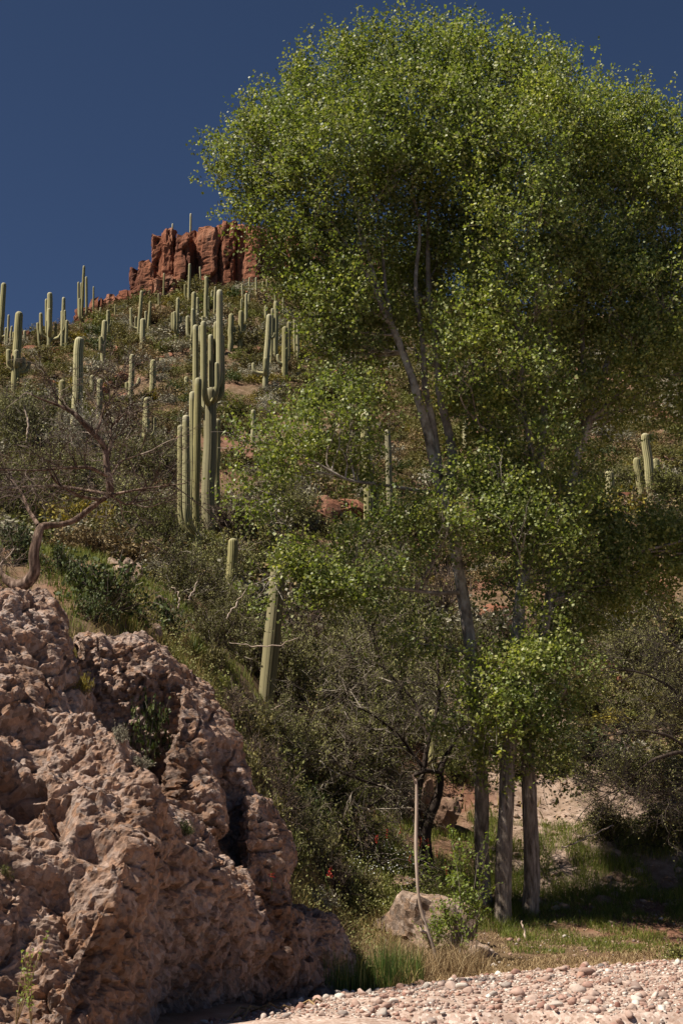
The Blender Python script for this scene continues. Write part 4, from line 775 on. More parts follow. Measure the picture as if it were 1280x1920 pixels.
# feathery dark tree reaching in from the right
thorn_tree('feathery_tree', 'dark branched feathery tree reaching over the bare slope',
  [[(1400, 1620, 33.5, 24), (1380, 1500, 33.5, 20), (1340, 1430, 33.4, 16), (1290, 1412, 33.2, 11)],
   [(1320, 1422, 33.3, 11), (1270, 1410, 33, 8), (1220, 1425, 32.8, 6), (1180, 1460, 32.7, 4), (1150, 1490, 32.6, 2)], [(1300, 1412, 33.2, 8), (1250, 1380, 33, 6), (1200, 1370, 32.8, 4), (1130, 1380, 32.6, 2)], [(1360, 1460, 33.5, 10), (1300, 1340, 33.4, 7), (1260, 1290, 33.3, 5), (1200, 1260, 33.2, 3), (1140, 1250, 33, 2)],
   [(1340, 1430, 33.4, 8), (1290, 1470, 33, 5), (1230, 1500, 32.8, 3)], [(1340, 1430, 33.4, 9), (1330, 1330, 33.6, 6), (1290, 1230, 33.8, 4), (1240, 1190, 34, 2)]],
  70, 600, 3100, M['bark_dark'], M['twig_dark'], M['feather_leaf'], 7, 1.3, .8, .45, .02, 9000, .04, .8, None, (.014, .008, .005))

# slim leaning dead stem
p, r = skel([(832, 1832, 27.2, 14), (815, 1790, 27.2, 13), (800, 1748, 27.2, 12), (791, 1720, 27.2, 10), (783, 1690, 27.2, 9), (782, 1640, 27.2, 9), (782, 1560, 27.2, 9), (780, 1500, 27.2, 8), (779, 1460, 27.2, 6)])
r = r*.68; V, F = trunk_mesh(p, r, 10, .15, 3); ds = empty('dead_sapling', p[0], 'slim bleached dead stem bent at its foot beside the pale boulder', 'dead stem'); loc = np.array(ds.location); obj('stem', mesh('stem', V-loc, F, True), M['dead_wood'], ds)
for pts in ([(800, 1748, 27.2, 7), (790, 1745, 27.1, 6), (788, 1736, 27.1, 4)], [(783, 1710, 27.2, 5), (778, 1702, 27.1, 3)], [(779, 1470, 27.2, 4), (774, 1452, 27.1, 2)]):
    p, r = skel(pts); V, F = trunk_mesh(p, r, 8, .1, 4); obj('stub', mesh('stub', V-loc, F, True), M['dead_wood'], ds)
for pts, lab in (([(998, 1796, 33, 9), (988, 1760, 33.1, 8), (978, 1725, 33.2, 5)], 'white stick leaning on the dark cottonwood trunk'), ([(1052, 1588, 37.8, 5), (1075, 1578, 37.6, 6), (1105, 1565, 37.9, 4), (1150, 1548, 38.4, 4)], 'fallen grey branch lying on the bare slope'),
                 ([(430, 1205, 30, 2), (470, 1210, 30, 4), (512, 1212, 30, 4), (560, 1196, 30.2, 2)], 'bleached branch crossing the thick leaning saguaro'), ([(425, 1160, 32, 4), (445, 1130, 32, 4), (462, 1105, 32, 2)], 'grey dead stick in the brush below the dark saguaro'),
                 ([(336, 1140, 31, 5), (334, 1110, 31, 4), (322, 1098, 31, 3)], 'white dead stick standing in the brush'), ([(352, 1125, 31, 4), (362, 1105, 31, 4), (372, 1085, 31, 2)], 'pale dead stick leaning right in the brush'),
                 ([(50, 830, 62, 7), (52, 790, 62, 7), (45, 765, 62, 4)], 'dead white cactus rib skeleton left of the stocky saguaro'), ([(470, 1345, 36, 2), (510, 1330, 36, 4), (545, 1310, 36, 2)], 'pale stick at the foot of the leaning saguaro trunk')):
    p, r = skel(pts); r = r*.55; p[1:] += .05*np.stack([noise(np.stack([np.arange(1, len(p))*.23, np.full(len(p)-1, 7.*k_), np.full(len(p)-1, pts[0][0]*.1)], -1), 3) for k_ in range(3)], -1); V, F = trunk_mesh(p, r, 7, .15, 5); o = obj('dead_branch', mesh('dead_branch', V-p[0], F, True), M['dead_wood'], None, p[0]); tag(o, lab, 'branch')

# ------------------------------------------------------------------ shrubs
def shrub_mesh(kind, seed, quality=1.):
    rs = np.random.default_rng(seed)
    if kind == 'mound':       # leafy mound about 1 m radius
        n = int(60*quality)+20; a = rs.uniform(0, 6.283, n); e = rs.uniform(.15, 1.5, n); d = np.stack([np.cos(a)*np.cos(e), np.sin(a)*np.cos(e), np.sin(e)], -1)
        b = grow(np.zeros((n, 3))+rs.normal(0, .06, (n, 3))*[1, 1, 0], d, rs.uniform(.7, 1.15, n)*np.array([1.0])*(.75+.25*np.cos(e)), 6, .16, .03, rs)
        cp, cd, ci, cf = children(b, int(420*quality), .3, 1, .7, rs); c = grow(cp, cd, rs.uniform(.15, .4, len(cp)), 4, .2, .05, rs)
        tw = join([tubes(b, np.linspace(.014, .005, 6)[None]*np.ones((n, 1)), 3), tubes(c, np.linspace(.007, .003, 4)[None]*np.ones((len(c), 1)), 3)])
        cp, cd, ci, cf = children(c, int(2600*quality), .1, 1.05, 1, rs); lf = leaf_quads(cp+rs.normal(0, .03, cp.shape), rs.uniform(.05, .10, len(cp))/quality**.35, rs, .3, .7)
    else:                     # twiggy thicket, about 1.6 m tall, sparse leaf
        n = int(26*quality)+10; a = rs.uniform(0, 6.283, n); e = rs.uniform(.45, 1.5, n); d = np.stack([np.cos(a)*np.cos(e), np.sin(a)*np.cos(e), np.sin(e)], -1)
        b = grow(np.zeros((n, 3)), d, rs.uniform(.9, 1.7, n), 9, .2, -.02, rs)
        cp, cd, ci, cf = children(b, int(230*quality), .2, 1, .9, rs); c = grow(cp, cd, rs.uniform(.3, .8, len(cp)), 6, .24, -.02, rs)
        cp, cd, ci, cf = children(c, int(1150*quality), .1, 1, .9, rs); e3 = grow(cp, cd, rs.uniform(.12, .38, len(cp)), 4, .25, -.02, rs)
        tw = join([tubes(b, np.linspace(.017, .006, 9)[None]*np.ones((n, 1)), 4), tubes(c, np.linspace(.008, .004, 6)[None]*np.ones((len(c), 1)), 3), tubes(e3, np.linspace(.0045, .002, 4)[None]*np.ones((len(e3), 1)), 3)])
        cp, cd, ci, cf = children(e3, int(7000*quality), .1, 1.05, 1, rs); lf = leaf_quads(cp+rs.normal(0, .02, cp.shape), rs.uniform(.04, .085, len(cp)), rs, .3, .5)
    return tw, lf
KINDS = {'olive': 'olive_leaf', 'green': 'green_leaf', 'grey': 'grey_leaf', 'brown': 'brown_leaf', 'dark': 'dark_leaf', 'yellow': 'yellow_leaf'}
MOUNDM = [tuple(mesh(nm, *g) for nm, g in zip(('stems', 'leaves'), shrub_mesh('mound', 300+k, .55))) for k in range(4)]
_g = [shrub_mesh('thicket', 400+k, 1.) for k in range(4)]
THICKM = [(mesh('stems', *tw), mesh('leaves', *lf), mesh('leaves', lf[0][:len(lf[0])//32*4], lf[1][:len(lf[0])//32])) for tw, lf in _g]
for ms in MOUNDM+THICKM:
    for m_ in ms: m_.materials.append(None)
TK = {'olive': ('twig', 'feather_leaf'), 'bare': ('twig_purple', 'brown_leaf'), 'green': ('twig_dark', 'green_leaf'), 'grey': ('twig_pale', 'grey_leaf')}
class _Lib(dict):
    def __init__(self, f): self.f = f
    def __missing__(self, k): return self.f(*k)
MOUND = _Lib(lambda kd, k: (MOUNDM[k][0], MOUNDM[k][1], 'twig', KINDS[kd]))
THICK = _Lib(lambda kd, k: (THICKM[k][0], THICKM[k][2 if kd == 'bare' else 1], *TK[kd]))
LAND = [((37, 650), 'near the stout five armed saguaro'), ((94, 600), 'near the candelabra saguaro'), ((150, 720), 'around the fat single column saguaro'), ((197, 640), 'near the one armed saguaro'), ((260, 600), 'below the left end of the cliff'), ((330, 600), 'below the tallest cliff column'),
    ((268, 710), 'near the saguaro with two stub arms'), ((350, 700), 'left of the great many armed saguaro'), ((450, 620), 'around the saguaro with the narrow pale foot'), ((500, 700), 'around the saguaro with the curved arm'), ((440, 740), 'right of the great many armed saguaro'), ((276, 820), 'near the saguaro with two close arms'), ((340, 920), 'left of the four stemmed saguaro'), ((420, 880), 'right of the four stemmed saguaro'), ((100, 860), 'behind the twisted bare tree'), ((230, 900), 'among the tips of the twisted bare tree'),
    ((40, 980), 'at the trunk of the twisted bare tree'), ((400, 1060), 'at the foot of the four stemmed saguaro'), ((440, 1130), 'around the single dark green saguaro'), ((300, 1100), 'beside the pale crest rocks'), ((500, 1300), 'around the thick leaning saguaro trunk'), ((560, 1450), 'above the low rock knob'), ((620, 960), 'around the dark red ledge'), ((700, 980), 'around the thick saguaro column'), ((600, 760), 'above the low hanging cottonwood branch'), ((680, 700), 'near the leaning cottonwood limb'),
    ((640, 1150), 'under the drooping cottonwood branch'), ((700, 1300), 'left of the cottonwood trunks'), ((680, 1450), 'left of the forked thorn tree'), ((800, 1350), 'above the forked thorn tree'), ((930, 1180), 'around the orange boulder between the stems'), ((880, 1300), 'behind the cottonwood trunks'), ((860, 1470), 'right of the forked thorn tree'), ((1080, 1200), 'right of the cottonwood trunks'), ((1170, 900), 'around the leaning saguaros'), ((1240, 1130), 'around the right hand orange boulder'), ((1150, 1280), 'by the upright little rock'), ((1250, 1400), 'behind the feathery dark tree'), ((1120, 1400), 'on the bare slope'), ((1160, 1560), 'above the shaded boulders'), ((1260, 1560), 'beside the fallen grey branch slope'), ((1150, 1030), 'below the leaning saguaros')]
LP = np.array([q[0] for q in LAND], float)
def landmark(p):
    px, py = project(np.asarray(p)); return LAND[int(np.argmin(np.hypot(LP[:, 0]-px, LP[:, 1]-py)))][1]
def shrub(name, ms, loc, scale, label, group, rz, cat='shrub'):
    o = empty(name, loc, label, cat, group); o.rotation_euler = (0, 0, rz); o.scale = scale
    for nm, m_, mt in (('stems', ms[0], ms[2]), ('leaves', ms[1], ms[3])):
        c = obj(nm, m_, None, o); c.material_slots[0].link = 'OBJECT'; c.material_slots[0].material = M[mt]
        if nm == 'leaves': c['kind'] = 'stuff'
    return o
rs = np.random.default_rng(77)
# candidates over the hillside, spaced out
cand = []
for _ in range(26000):
    d = rs.uniform(44, 166); t = rs.uniform(-.27, .27); cand.append((t*d, d))
cand = np.array(cand); cz = ground_z(cand[:, 0], cand[:, 1]); cpx, cpy = project(np.stack([cand[:, 0], cand[:, 1], cz], -1))
grid = {}; sel = []
for i in range(len(cand)):
    x, y = cand[i]; r = np.exp(rs.normal(.0, .38))*1.0
    if noise(np.array([x/9., y/9., 3.]), 40) < -.28: continue       # bare patches
    if cpx[i] < -40 or cpx[i] > 1320: continue
    g = (int(x//2.6), int(y//2.6)); ok = True
    for a in (-1, 0, 1):
        for b in (-1, 0, 1):
            for (qx, qy, qr) in grid.get((g[0]+a, g[1]+b), ()):
                if (qx-x)**2+(qy-y)**2 < (.52*(r+qr))**2: ok = False
    if ok: grid.setdefault(g, []).append((x, y, r)); sel.append((i, r))
hidden = lambda px, py: (px > 600 and py < 700) or (px > 820 and py < 860)
names = {'olive': ('rounded olive brown shrub', 'olive shrubs on the slope'), 'green': ('rounded green shrub', 'green shrubs on the slope'), 'grey': ('pale grey dry shrub', 'grey shrubs on the slope'),
         'brown': ('brown dry shrub', 'brown shrubs on the slope'), 'dark': ('dark green shrub', 'dark green shrubs on the slope'), 'yellow': ('yellowish shrub', 'yellowish shrubs on the slope')}
kk = ['olive', 'green', 'grey', 'brown', 'dark', 'yellow']
sel.sort(key=lambda q: -q[1]/cand[q[0], 1] + (10 if hidden(cpx[q[0]], cpy[q[0]]) else 0)); count = 0; far = {k: [] for k in kk}
for i, r in sel:
    nzv = noise(np.array([cand[i, 0]/14., cand[i, 1]/14., 1.]), 50); pr = np.array([.42, .17, .15+.22*max(nzv, 0), .18, .06, .045]); k = kk[rs.choice(6, p=pr/pr.sum())]
    loc = (cand[i, 0], cand[i, 1], cz[i]-.08*r); sc = (r*rs.uniform(.9, 1.3), r*rs.uniform(.9, 1.3), r*rs.uniform(.75, 1.15))
    if count < 280 and not hidden(cpx[i], cpy[i]):
        shrub('shrub', MOUND[k, int(rs.integers(4))], loc, sc, names[k][0]+' '+landmark(loc), names[k][1]+' '+landmark(loc), rs.uniform(0, 6.3)); count += 1
    else: far[k].append((loc, sc))
def cover(name, pts, scl, src, mat, label):
    """one mass of brush: points carrying instances of the shrub leaves"""
    m = bpy.data.meshes.new(name); m.vertices.add(len(pts)); m.vertices.foreach_set('co', np.asarray(pts, np.float32).ravel())
    a = m.attributes.new('sc', 'FLOAT_VECTOR', 'POINT'); a.data.foreach_set('vector', np.asarray(scl, np.float32).ravel())
    a = m.attributes.new('rz', 'FLOAT', 'POINT'); a.data.foreach_set('value', rs.uniform(0, 6.28, len(pts)).astype(np.float32))
    a = m.attributes.new('ix', 'INT', 'POINT'); a.data.foreach_set('value', rs.integers(0, len(src), len(pts)).astype(np.int32))
    o = bpy.data.objects.new(name, m); col.objects.link(o); tag(o, label, 'brush', None, 'stuff')
    g = bpy.data.node_groups.new('cover', 'GeometryNodeTree'); g.interface.new_socket('Geometry', in_out='INPUT', socket_type='NodeSocketGeometry'); g.interface.new_socket('Geometry', in_out='OUTPUT', socket_type='NodeSocketGeometry')
    n, l = g.nodes, g.links; gi = n.new('NodeGroupInput'); go = n.new('NodeGroupOutput'); ip = n.new('GeometryNodeInstanceOnPoints'); jn = n.new('GeometryNodeJoinGeometry'); sm = n.new('GeometryNodeSetMaterial'); sm.inputs['Material'].default_value = mat
    for ob in src:
        oi = n.new('GeometryNodeObjectInfo'); oi.inputs['Object'].default_value = ob; oi.inputs['As Instance'].default_value = True; l.new(oi.outputs['Geometry'], jn.inputs[0])
    def na(nm, ty): x = n.new('GeometryNodeInputNamedAttribute'); x.data_type = ty; x.inputs['Name'].default_value = nm; return x.outputs['Attribute']
    cx_ = n.new('ShaderNodeCombineXYZ'); l.new(na('rz', 'FLOAT'), cx_.inputs[2])
    mp = n.new('GeometryNodeMeshToPoints'); l.new(gi.outputs[0], mp.inputs['Mesh']); l.new(mp.outputs[0], ip.inputs['Points']); l.new(jn.outputs[0], ip.inputs['Instance']); ip.inputs['Pick Instance'].default_value = True
    l.new(na('ix', 'INT'), ip.inputs['Instance Index']); l.new(cx_.outputs[0], ip.inputs['Rotation']); l.new(na('sc', 'FLOAT_VECTOR'), ip.inputs['Scale'])
    l.new(ip.outputs[0], sm.inputs['Geometry']); l.new(sm.outputs[0], go.inputs[0]); md = o.modifiers.new('cover', 'NODES'); md.node_group = g
    m.materials.append(mat); return o
SRC = []
for k in range(4):
    SRC.append(next(c for o_ in col.objects if o_.name.startswith('shrub') for c in o_.children if c.data == MOUNDM[k][1]))
for k in kk:
    if far[k]: cover('brush_cover', [q[0] for q in far[k]], [q[1] for q in far[k]], SRC, M[KINDS[k]], 'distant '+('yellowish' if k == 'yellow' else k)+' brush mass covering the far hillside')
# thickets and larger bushes by hand: (px, py of foot, width px, height px, kind, mesh set)
def bush(px, py, w, h, kd, setn, label, group=None, d=None, name='shrub'):
    c = hit(px, py) if d is None else (bank_hit(px, py) if d == 'bank' else P(px, py, d))
    k = axial(px, py, c[1])/FPX; ms = (MOUND if setn == 'm' else THICK)[kd, int(rs.integers(4))]; base = (.95, .95, .95) if setn == 'm' else (1.35, 1.35, 1.6)
    return shrub(name, ms, c-np.array([0, 0, .05]), (w*k/2/base[0], w*k/2/base[1]*.9, h*k/base[2]), label, group, rs.uniform(0, 6.3))
bush(205, 1145, 190, 100, 'dark', 'm', 'large dark green shrub beside the twisted bare tree')
bush(150, 1110, 90, 70, 'dark', 'm', 'dark shrub at the foot of the twisted bare tree')
bush(157, 1296, 42, 40, 'yellow', 'm', 'small pale yellow green tuft growing on the bank edge', None, 'bank', 'small_shrub')
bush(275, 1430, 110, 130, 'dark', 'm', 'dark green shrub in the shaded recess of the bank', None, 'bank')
bush(262, 1432, 60, 20, 'grey', 'm', 'grey dry tuft on the lit rock edge', None, 'bank', 'small_shrub')
bush(225, 1390, 40, 40, 'grey', 'm', 'dry twiggy tuft hanging over the recess', None, 'bank', 'small_shrub')
bush(1275, 1812, 85, 48, 'green', 'm', 'bright green leafy clump at the gravel edge', None, 29.8, 'small_shrub')
bush(345, 1560, 40, 30, 'dark', 'm', 'small green tuft growing on the shaded wall', None, 'bank', 'small_shrub')
bush(10, 1640, 30, 28, 'green', 'm', 'green tuft in the lit rock at the left edge', None, 'bank', 'small_shrub')
bush(600, 1705, 70, 40, 'grey', 'm', 'greyish flowering tuft on the low rock knob', None, 'bank', 'small_shrub')
bush(440, 1350, 70, 50, 'olive', 'm', 'olive shrub overhanging the bank corner')
for px, py, w, h, kd, lab in [(175, 1165, 90, 60, 'dark', 'dark shrub spilling over the bank beside the large one'), (255, 1175, 90, 60, 'olive', 'olive shrub among the pale crest rocks'), (310, 1190, 100, 70, 'dark', 'dark shrub left of the spiky rosette'), (395, 1260, 90, 60, 'olive', 'olive tuft right of the spiky rosette'), (420, 1320, 90, 60, 'green', 'green shrub on the corner of the bank'),
        (470, 1400, 110, 80, 'olive', 'olive brown shrub above the rock fin'), (520, 1480, 110, 90, 'green', 'shaded green shrub behind the rock fin'), (570, 1560, 110, 90, 'dark', 'dark shrub between rock fin and white flowers'), (610, 1640, 100, 90, 'olive', 'olive brown shrub above the low rock knob'), (650, 1700, 90, 90, 'green', 'green shrub behind the low rock knob'), (455, 1470, 90, 80, 'olive', 'olive shrub right behind the top of the rock fin'), (500, 1560, 90, 80, 'olive', 'olive brown shrub close behind the rock fin'), (545, 1640, 90, 80, 'green', 'green shrub filling the gap above the rock knob'), (600, 1500, 120, 90, 'olive', 'olive shrub on the slope above the white flowers'), (640, 1590, 120, 90, 'green', 'green shrub beside the white flowers'), (690, 1690, 80, 60, 'olive', 'olive shrub left of the pale boulder'), (120, 1010, 110, 70, 'olive', 'olive shrub below the bend of the twisted tree'), (30, 1060, 100, 80, 'dark', 'dark shrub behind the twisted trunk'), (230, 960, 110, 60, 'dark', 'dark shrub under the twisted tree limbs'), (110, 1075, 110, 60, 'dark', 'dark shrub right of the twisted trunk')]:
    bush(px, py, w, h, kd, 'm', lab)
tl = {'olive': ('olive twiggy thicket', 'olive thickets above the wash'), 'bare': ('leafless brown thicket', 'bare thickets above the wash'), 'green': ('green leafed dark thicket', 'green thickets above the wash'), 'grey': ('pale grey twiggy thicket', 'grey thickets above the wash')}
for px, py, w, h, kd in [(470, 1450, 120, 90, 'bare'), (520, 1530, 130, 100, 'bare'), (570, 1600, 130, 100, 'olive'), (620, 1680, 120, 90, 'bare'), (660, 1610, 140, 100, 'bare'), (430, 1350, 110, 80, 'bare'), (600, 1420, 170, 120, 'bare'), (560, 1330, 200, 170, 'olive'), (640, 1350, 220, 190, 'olive'), (720, 1330, 200, 200, 'olive'), (620, 1440, 220, 150, 'olive'), (700, 1440, 240, 150, 'green'), (560, 1470, 170, 140, 'olive'), (790, 1380, 190, 190, 'olive'), (640, 1540, 160, 110, 'green'), (660, 1250, 200, 170, 'olive'), (560, 1240, 190, 150, 'bare'), (760, 1260, 180, 190, 'green'), (470, 1260, 190, 140, 'olive'), (400, 1230, 180, 120, 'olive'), (420, 1130, 190, 150, 'olive'),
                         (340, 1140, 170, 140, 'olive'), (470, 1140, 170, 140, 'green'), (540, 1160, 190, 150, 'olive'), (300, 1060, 180, 150, 'green'), (230, 1010, 170, 140, 'olive'), (330, 1020, 160, 130, 'bare'), (440, 1020, 170, 120, 'bare'), (620, 1150, 180, 150, 'olive'), (720, 1150, 180, 160, 'olive'), (830, 1180, 160, 150, 'bare'), (90, 960, 200, 150, 'olive'), (20, 1000, 170, 160, 'green'), (160, 960, 170, 130, 'olive'), (250, 920, 190, 120, 'olive'), (60, 860, 170, 130, 'olive'), (170, 870, 190, 120, 'grey'), (20, 850, 120, 140, 'olive'), (300, 900, 160, 100, 'olive'),
                         (560, 1000, 150, 90, 'olive'), (500, 960, 150, 90, 'olive'), (430, 1180, 150, 110, 'olive'), (500, 1400, 130, 100, 'olive'), (880, 1260, 140, 120, 'olive'), (850, 1470, 120, 100, 'green'), (1050, 1240, 160, 120, 'olive'), (1190, 1270, 190, 120, 'olive'), (1260, 1240, 170, 130, 'green'), (1250, 1350, 170, 110, 'olive'), (1110, 1350, 110, 80, 'green'), (1180, 1480, 140, 80, 'green'), (1270, 1500, 160, 110, 'olive'), (1250, 1590, 170, 100, 'green'), (1140, 1580, 120, 90, 'green'), (1060, 1420, 90, 70, 'olive'), (1140, 1180, 160, 110, 'olive'), (1220, 1180, 130, 80, 'grey'), (1060, 1130, 150, 110, 'bare'), (960, 1210, 120, 90, 'bare'), (1180, 930, 130, 70, 'olive'), (1260, 960, 150, 90, 'green'), (1250, 1030, 160, 90, 'olive'), (1140, 1020, 150, 80, 'bare')]:
    lm = landmark(hit(px, py-h*.35)); bush(px, py, w, h, kd, 't', tl[kd][0]+' '+lm, tl[kd][1]+' '+lm, None, 'thicket')

# young shoots in front of the trunks
def sapling(px, py, d, h, n, label, seed, spread=.35, leafs=.06, nl=16):
    rs = np.random.default_rng(seed); c = P(px, py, d); k = axial(px, py, d)/FPX; H_ = h*k; o = empty('sapling', c, label, 'sapling')
    a = rs.uniform(0, 6.3, n); dr = np.stack([np.cos(a)*spread, np.sin(a)*spread, np.ones(n)], -1); b = grow(np.zeros((n, 3))+rs.normal(0, .1, (n, 3))*[1, 1, 0], dr, rs.uniform(.45, 1.05, n)*H_, 10, .05, .03, rs)
    cp, cd, ci, cf = children(b, n*11, .3, 1, .8, rs); s = grow(cp, cd, rs.uniform(.2, .55, len(cp)), 5, .15, .05, rs)
    V, F = join([tubes(b, np.linspace(.010, .003, 10)[None]*np.ones((n, 1)), 5), tubes(s, np.linspace(.005, .002, 5)[None]*np.ones((len(s), 1)), 3)]); obj('stems', mesh('stems', V, F, True), M['twig'], o)
    cp, cd, ci, cf = children(s, len(s)*nl, .1, 1.02, 1, rs); V, F = leaf_quads(cp+rs.normal(0, .03, cp.shape), rs.uniform(.6, 1.2, len(cp))*leafs, rs, .3, .6); obj('leaves', mesh('leaves', V, F), M['sapling_leaf'], o, kind='stuff'); return o
sapling(865, 1815, 29.3, 260, 13, 'light green leafy sapling in front of the cottonwood trunks', 9, .22, .075, 13)
sapling(820, 1800, 30.5, 90, 6, 'small leafy shoots low on the pale boulder', 10, .3, .06, 16)

# spiky rosette plant on the bank
def rosette(px, py, d, rpx, n, label):
    rs = np.random.default_rng(14); c = P(px, py, d); k = axial(px, py, d)/FPX; Rr = rpx*k; a = rs.uniform(0, 6.3, n); e = rs.uniform(.25, 1.4, n)
    o = empty('spiky_plant', c, label, 'spiky plant'); V0 = np.array([[0, -.03, 0], [0, .03, 0], [.5, .035, .01], [.5, -.035, .01], [1, 0, 0], [.5, 0, -.02]])*Rr; m = mesh('blade', V0, [np.array([[0, 1, 2, 3]]), np.array([[3, 2, 4]])]); m.materials.append(M['dark_leaf'])
    for i in range(n): b = obj('blade', m, None, o); b.rotation_euler = (0, -e[i], a[i]); s = rs.uniform(.7, 1.1); b.scale = (s, s*1.6, s)
rosette(362, 1232, hit(362, 1232)[1], 40, 46, 'dark spiky rosette plant on the edge of the bank')

# ------------------------------------------------------------------ grasses, reeds, flowers
def field(px0, px1, py0, py1, n, rs, cond=None):
    out = []
    pts = np.stack([rs.uniform(px0, px1, n), rs.uniform(py0, py1, n)], -1)
    return pts
def world_region(x0, x1, y0, y1, n, rs):
    x = rs.uniform(x0, x1, n); y = rs.uniform(y0, y1, n); return np.stack([x, y, ground_z(x, y)], -1)
rs = np.random.default_rng(91)
def keep(p, thr, sc, seed): return p[noise(p/np.array([sc, sc, 1e3]), seed) > thr]
p = keep(world_region(3.6, 11.5, 31.0, 41.5, 56000, rs), -.2, .9, 3); h = rs.uniform(.08, .5, len(p))*(1+.8*noise(p/1.1, 8))*np.interp(p[:, 1]+1.2*noise(p/1.3, 18), [32, 35.5, 37.5], [.25, .4, 1.]); V, F = blades(p, h, .012, .9, rs)
tag(obj('green_grass', mesh('green_grass', V, F), M['grass']), 'tall green grass on the bank right of the cottonwoods', 'grass', None, 'stuff')
p = keep(world_region(-1.5, 4.2, 34, 40.5, 17000, rs), -.2, 1.1, 5); h = rs.uniform(.1, .42, len(p)); V, F = blades(p, h, .012, .7, rs)
tag(obj('slope_grass', mesh('slope_grass', V, F), M['grass']), 'green grass around the forked thorn tree', 'grass', None, 'stuff')
p = world_region(-.9, 1.3, 21.6, 25.4, 9000, rs); p = p[(p[:, 0] < bar_left(p[:, 1])+.05) & (p[:, 0] > bar_left(p[:, 1])-1.0)]; p = keep(p, -.15, .45, 29); h = rs.uniform(.15, .75, len(p))*np.clip(.9+.7*noise(p/.5, 30), .25, 1.2); V, F = blades(p, h, .011, .35, rs)
tag(obj('reed_bed', mesh('reed_bed', V, F), M['reed']), 'upright dark green reeds along the gravel edge', 'reeds', None, 'stuff')
p = world_region(-.3, 2.6, 23.8, 28.5, 9000, rs); p = p[(p[:, 0] < bar_left(p[:, 1])-.3)]; p = keep(p, -.05, .5, 16); h = rs.uniform(.15, .7, len(p))*(1+.5*noise(p/.5, 17)); V, F = blades(p, h, .010, 1.1, rs)
tag(obj('dry_reeds', mesh('dry_reeds', V, F), M['straw']), 'tawny drooping grass between reeds and pale boulder', 'grass', None, 'stuff')
p = world_region(1.0, 12, 24, 35.2, 60000, rs); lft = bar_left(p[:, 1]); p = p[(p[:, 0] < lft+.15) & (p[:, 0] > lft-4.5)]; p = keep(p, -.12, .8, 6); h = rs.uniform(.04, .2, len(p))*np.interp(p[:, 0], [2, 6, 9], [1.2, 1, .6]); V, F = blades(p, h, .014, 1.6, rs, .75)
tag(obj('straw_litter', mesh('straw_litter', V, F), M['straw']), 'flattened straw and driftwood litter along the gravel edge', 'straw', None, 'stuff')
p = keep(world_region(-9, -2.2, 22.5, 40, 26000, rs), -.1, 1.6, 9); h = rs.uniform(.1, .42, len(p)); V, F = blades(p, h, .014, .7, rs)
tag(obj('crest_grass', mesh('crest_grass', V, F), M['grass']), 'yellow green grass on the crest above the rock bank', 'grass', None, 'stuff')
t = rs.uniform(-.26, .27, 42000); y = rs.uniform(42, 166, 42000); x = t*y; p = np.stack([x, y, ground_z(x, y)], -1); p = keep(p, -.05, 5., 10); h = rs.uniform(.15, .5, len(p)); V, F = blades(p, h, .05, .9, rs)
tag(obj('hill_grass', mesh('hill_grass', V, F), M['hillgrass']), 'dry olive bunch grass over the saguaro hillside', 'grass', None, 'stuff')
# slope gravel at right
x = rs.uniform(3.5, 13, 3000); y = rs.uniform(36, 50, 3000); s = np.clip(rs.lognormal(-3., .6, 3000), .02, .3); V, F = scatter_stones(x, y, ground_z(x, y), s, rs)
tag(obj('slope_rubble', mesh('slope_rubble', V, F, False), M['boulder_pink']), 'loose pale rubble on the bare slope behind the cottonwoods', 'rubble', None, 'stuff')
# red flower spikes
for k, (px, py, h, d) in enumerate([(725, 1585, 28, 35.6), (706, 1590, 24, 35.4), (788, 1600, 30, 35.4), (802, 1598, 26, 35.5), (838, 1652, 34, 34), (820, 1620, 26, 34.6), (768, 1630, 26, 34.8), (752, 1572, 22, 36), (618, 1660, 36, 24.4), (510, 1660, 26, 20.4)]):
    c = P(px, py, d); kx = axial(px, py, d)/FPX; Hh = h*kx; r2 = np.random.default_rng(k); o = empty('red_flower', c-np.array([0, 0, .12]), 'slender red flower spike among the grass' if k < 8 else ('red flower spike beside the low rock knob' if k == 8 else 'red flower spike against the shaded wall'), 'flower', 'red flower spikes in the grass' if k < 8 else None)
    V, F = tubes(grow(np.zeros((1, 3)), np.array([[.1*r2.normal(), 0, 1.]]), Hh+.12, 6, .05, 0, r2), np.full((1, 6), .005), 4); obj('stem', mesh('stem', V, F), M['reed'], o)
    q = np.stack([r2.normal(0, .02, 24), r2.normal(0, .02, 24), .12+Hh*r2.uniform(.35, 1, 24)], -1); V, F = leaf_quads(q, .035, r2, 0, .5); obj('petals', mesh('petals', V, F), M['red_flower'], o, kind='stuff')
p = np.concatenate([world_region(-.6, 2.2, 33.5, 37.5, 700, rs), world_region(.2, 1.8, 35.5, 38, 250, rs)]); p = keep(p, .0, .8, 12); p[:, 2] += rs.uniform(.15, .5, len(p)); V, F = leaf_quads(p, .045, rs, 1.5, 1.)
tag(obj('white_flowers', mesh('white_flowers', V, F), M['white_flower']), 'scattered small white flowers in the shaded undergrowth', 'flowers', None, 'stuff')
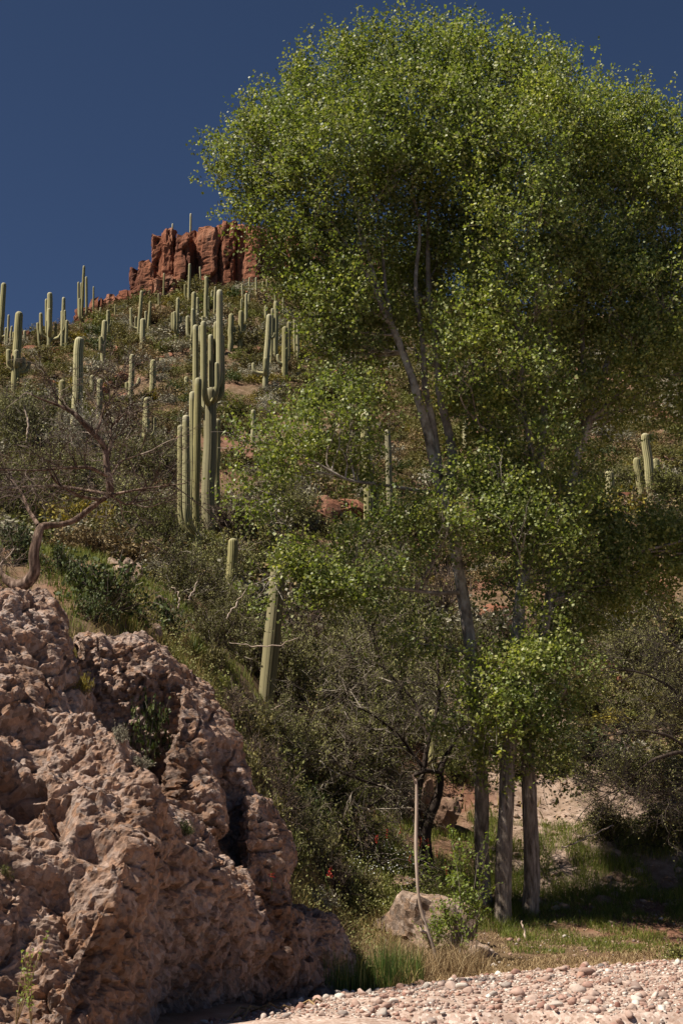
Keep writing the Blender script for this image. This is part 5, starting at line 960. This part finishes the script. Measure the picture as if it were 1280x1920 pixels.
# undergrowth leaves under the white flowers
p = np.repeat(world_region(-1.2, 2.6, 33, 38.5, 900, rs), 16, 0); p = p+rs.normal(0, .16, p.shape); p[:, 2] += .22; V, F = leaf_quads(p, .06, rs, .5, .6)
tag(obj('undergrowth', mesh('undergrowth', V, F), M['green_leaf']), 'low green undergrowth below the forked thorn tree', 'undergrowth', None, 'stuff')
p = world_region(-4.5, .6, 22.8, 35, 1300, rs); p = p[(p[:, 0] > -.12*p[:, 1]-.3+.0*p[:, 2])]; q = np.repeat(p, 11, 0); q = q+rs.normal(0, .17, q.shape); q[:, 2] += .2; V, F = leaf_quads(q, .065, rs, .5, .6)
tag(obj('bank_undergrowth', mesh('bank_undergrowth', V, F), M['feather_leaf']), 'olive undergrowth on the shaded slope behind the rock bank', 'undergrowth', None, 'stuff')
p = keep(world_region(-5, 1.2, 22.6, 35, 16000, rs), -.25, .9, 23); h = rs.uniform(.12, .5, len(p)); V, F = blades(p, h, .012, .9, rs)
tag(obj('bank_grass', mesh('bank_grass', V, F), M['hillgrass']), 'mixed grass on the slope behind the rock bank', 'grass', None, 'stuff')
p = world_region(-.5, 12, 23, 37, 45000, rs); p = p[p[:, 0] < bar_left(p[:, 1])+.1]; p = keep(p, -.08, .45, 26); h = rs.uniform(.02, .12, len(p)); V, F = blades(p, h, .018, 2.2, rs, .85)
tag(obj('leaf_litter', mesh('leaf_litter', V, F), M['straw']), 'dry leaf and twig litter on the ground under the cottonwoods', 'litter', None, 'stuff')
p = world_region(-.5, 12, 23, 36, 2600, rs); p = p[p[:, 0] < bar_left(p[:, 1])+.3]; V, F = scatter_stones(p[:, 0], p[:, 1], p[:, 2], np.clip(rs.lognormal(-3.6, .6, len(p)), .012, .14), rs)
tag(obj('scattered_stones', mesh('scattered_stones', V, F, True), M['cobble']), 'small stones strewn between gravel and cottonwoods', 'stones', None, 'stuff')
# thin weeds at lower left
for k, (px, py, d, h) in enumerate([(30, 1925, 14.0, 190), (60, 1930, 13.9, 150)]):
    r2 = np.random.default_rng(60+k); c = P(px, py, d); kx = axial(px, py, d)/FPX; o = empty('weed', c, 'thin yellow stemmed weed before the lit rock', 'weed', 'thin weeds before the rock'); n = 5; a = r2.uniform(0, 6.3, n)
    b = grow(np.zeros((n, 3)), np.stack([np.cos(a)*.3, np.sin(a)*.3, np.ones(n)], -1), r2.uniform(.6, 1., n)*h*kx, 9, .06, 0, r2); V, F = tubes(b, np.linspace(.005, .002, 9)[None]*np.ones((n, 1)), 4); obj('stems', mesh('stems', V, F), M['straw'], o)
    cp, cd, ci, cf = children(b, 60, .3, 1, 1, r2); V, F = leaf_quads(cp, .04, r2, .5, .6); obj('leaves', mesh('leaves', V, F), M['sapling_leaf'], o)
# fallen straw stalks on the sand
for k, (x0, y0, x1, y1) in enumerate([(425, 1915, 470, 1893), (440, 1908, 500, 1896), (470, 1897, 530, 1903), (455, 1912, 480, 1890), (490, 1900, 520, 1890), (505, 1902, 560, 1898), (575, 1890, 610, 1882), (560, 1886, 600, 1893)]):
    dA, dB = [next((d for d in np.arange(15, 30, .05) if P(a, b, d)[2] <= .06), 18.) for a, b in ((x0, y0), (x1, y1))]; A = P(x0, y0, dA); B = P(x1, y1, dB); mid = (A+B)/2+np.array([0, 0, .09]); pth = np.array([A, (A+mid)/2, mid, (B+mid)/2, B]); V, F = tubes(pth[None], np.full((1, 5), .012), 5)
    o = obj('straw_stalk', mesh('straw_stalk', V-A, F), M['straw'], None, A); tag(o, 'bent dry straw stalk lying on the sand by the rock wall', 'stalk', 'fallen straw stalks')
tot = sum(len(m.polygons)*(2 if len(m.polygons) and m.polygons[0].loop_total == 4 else 1) for m in bpy.data.meshes)
print('TRIS', tot, 'LEAVES', NL, 'SHRUBS', len(sel), 'SAG', SAGN)
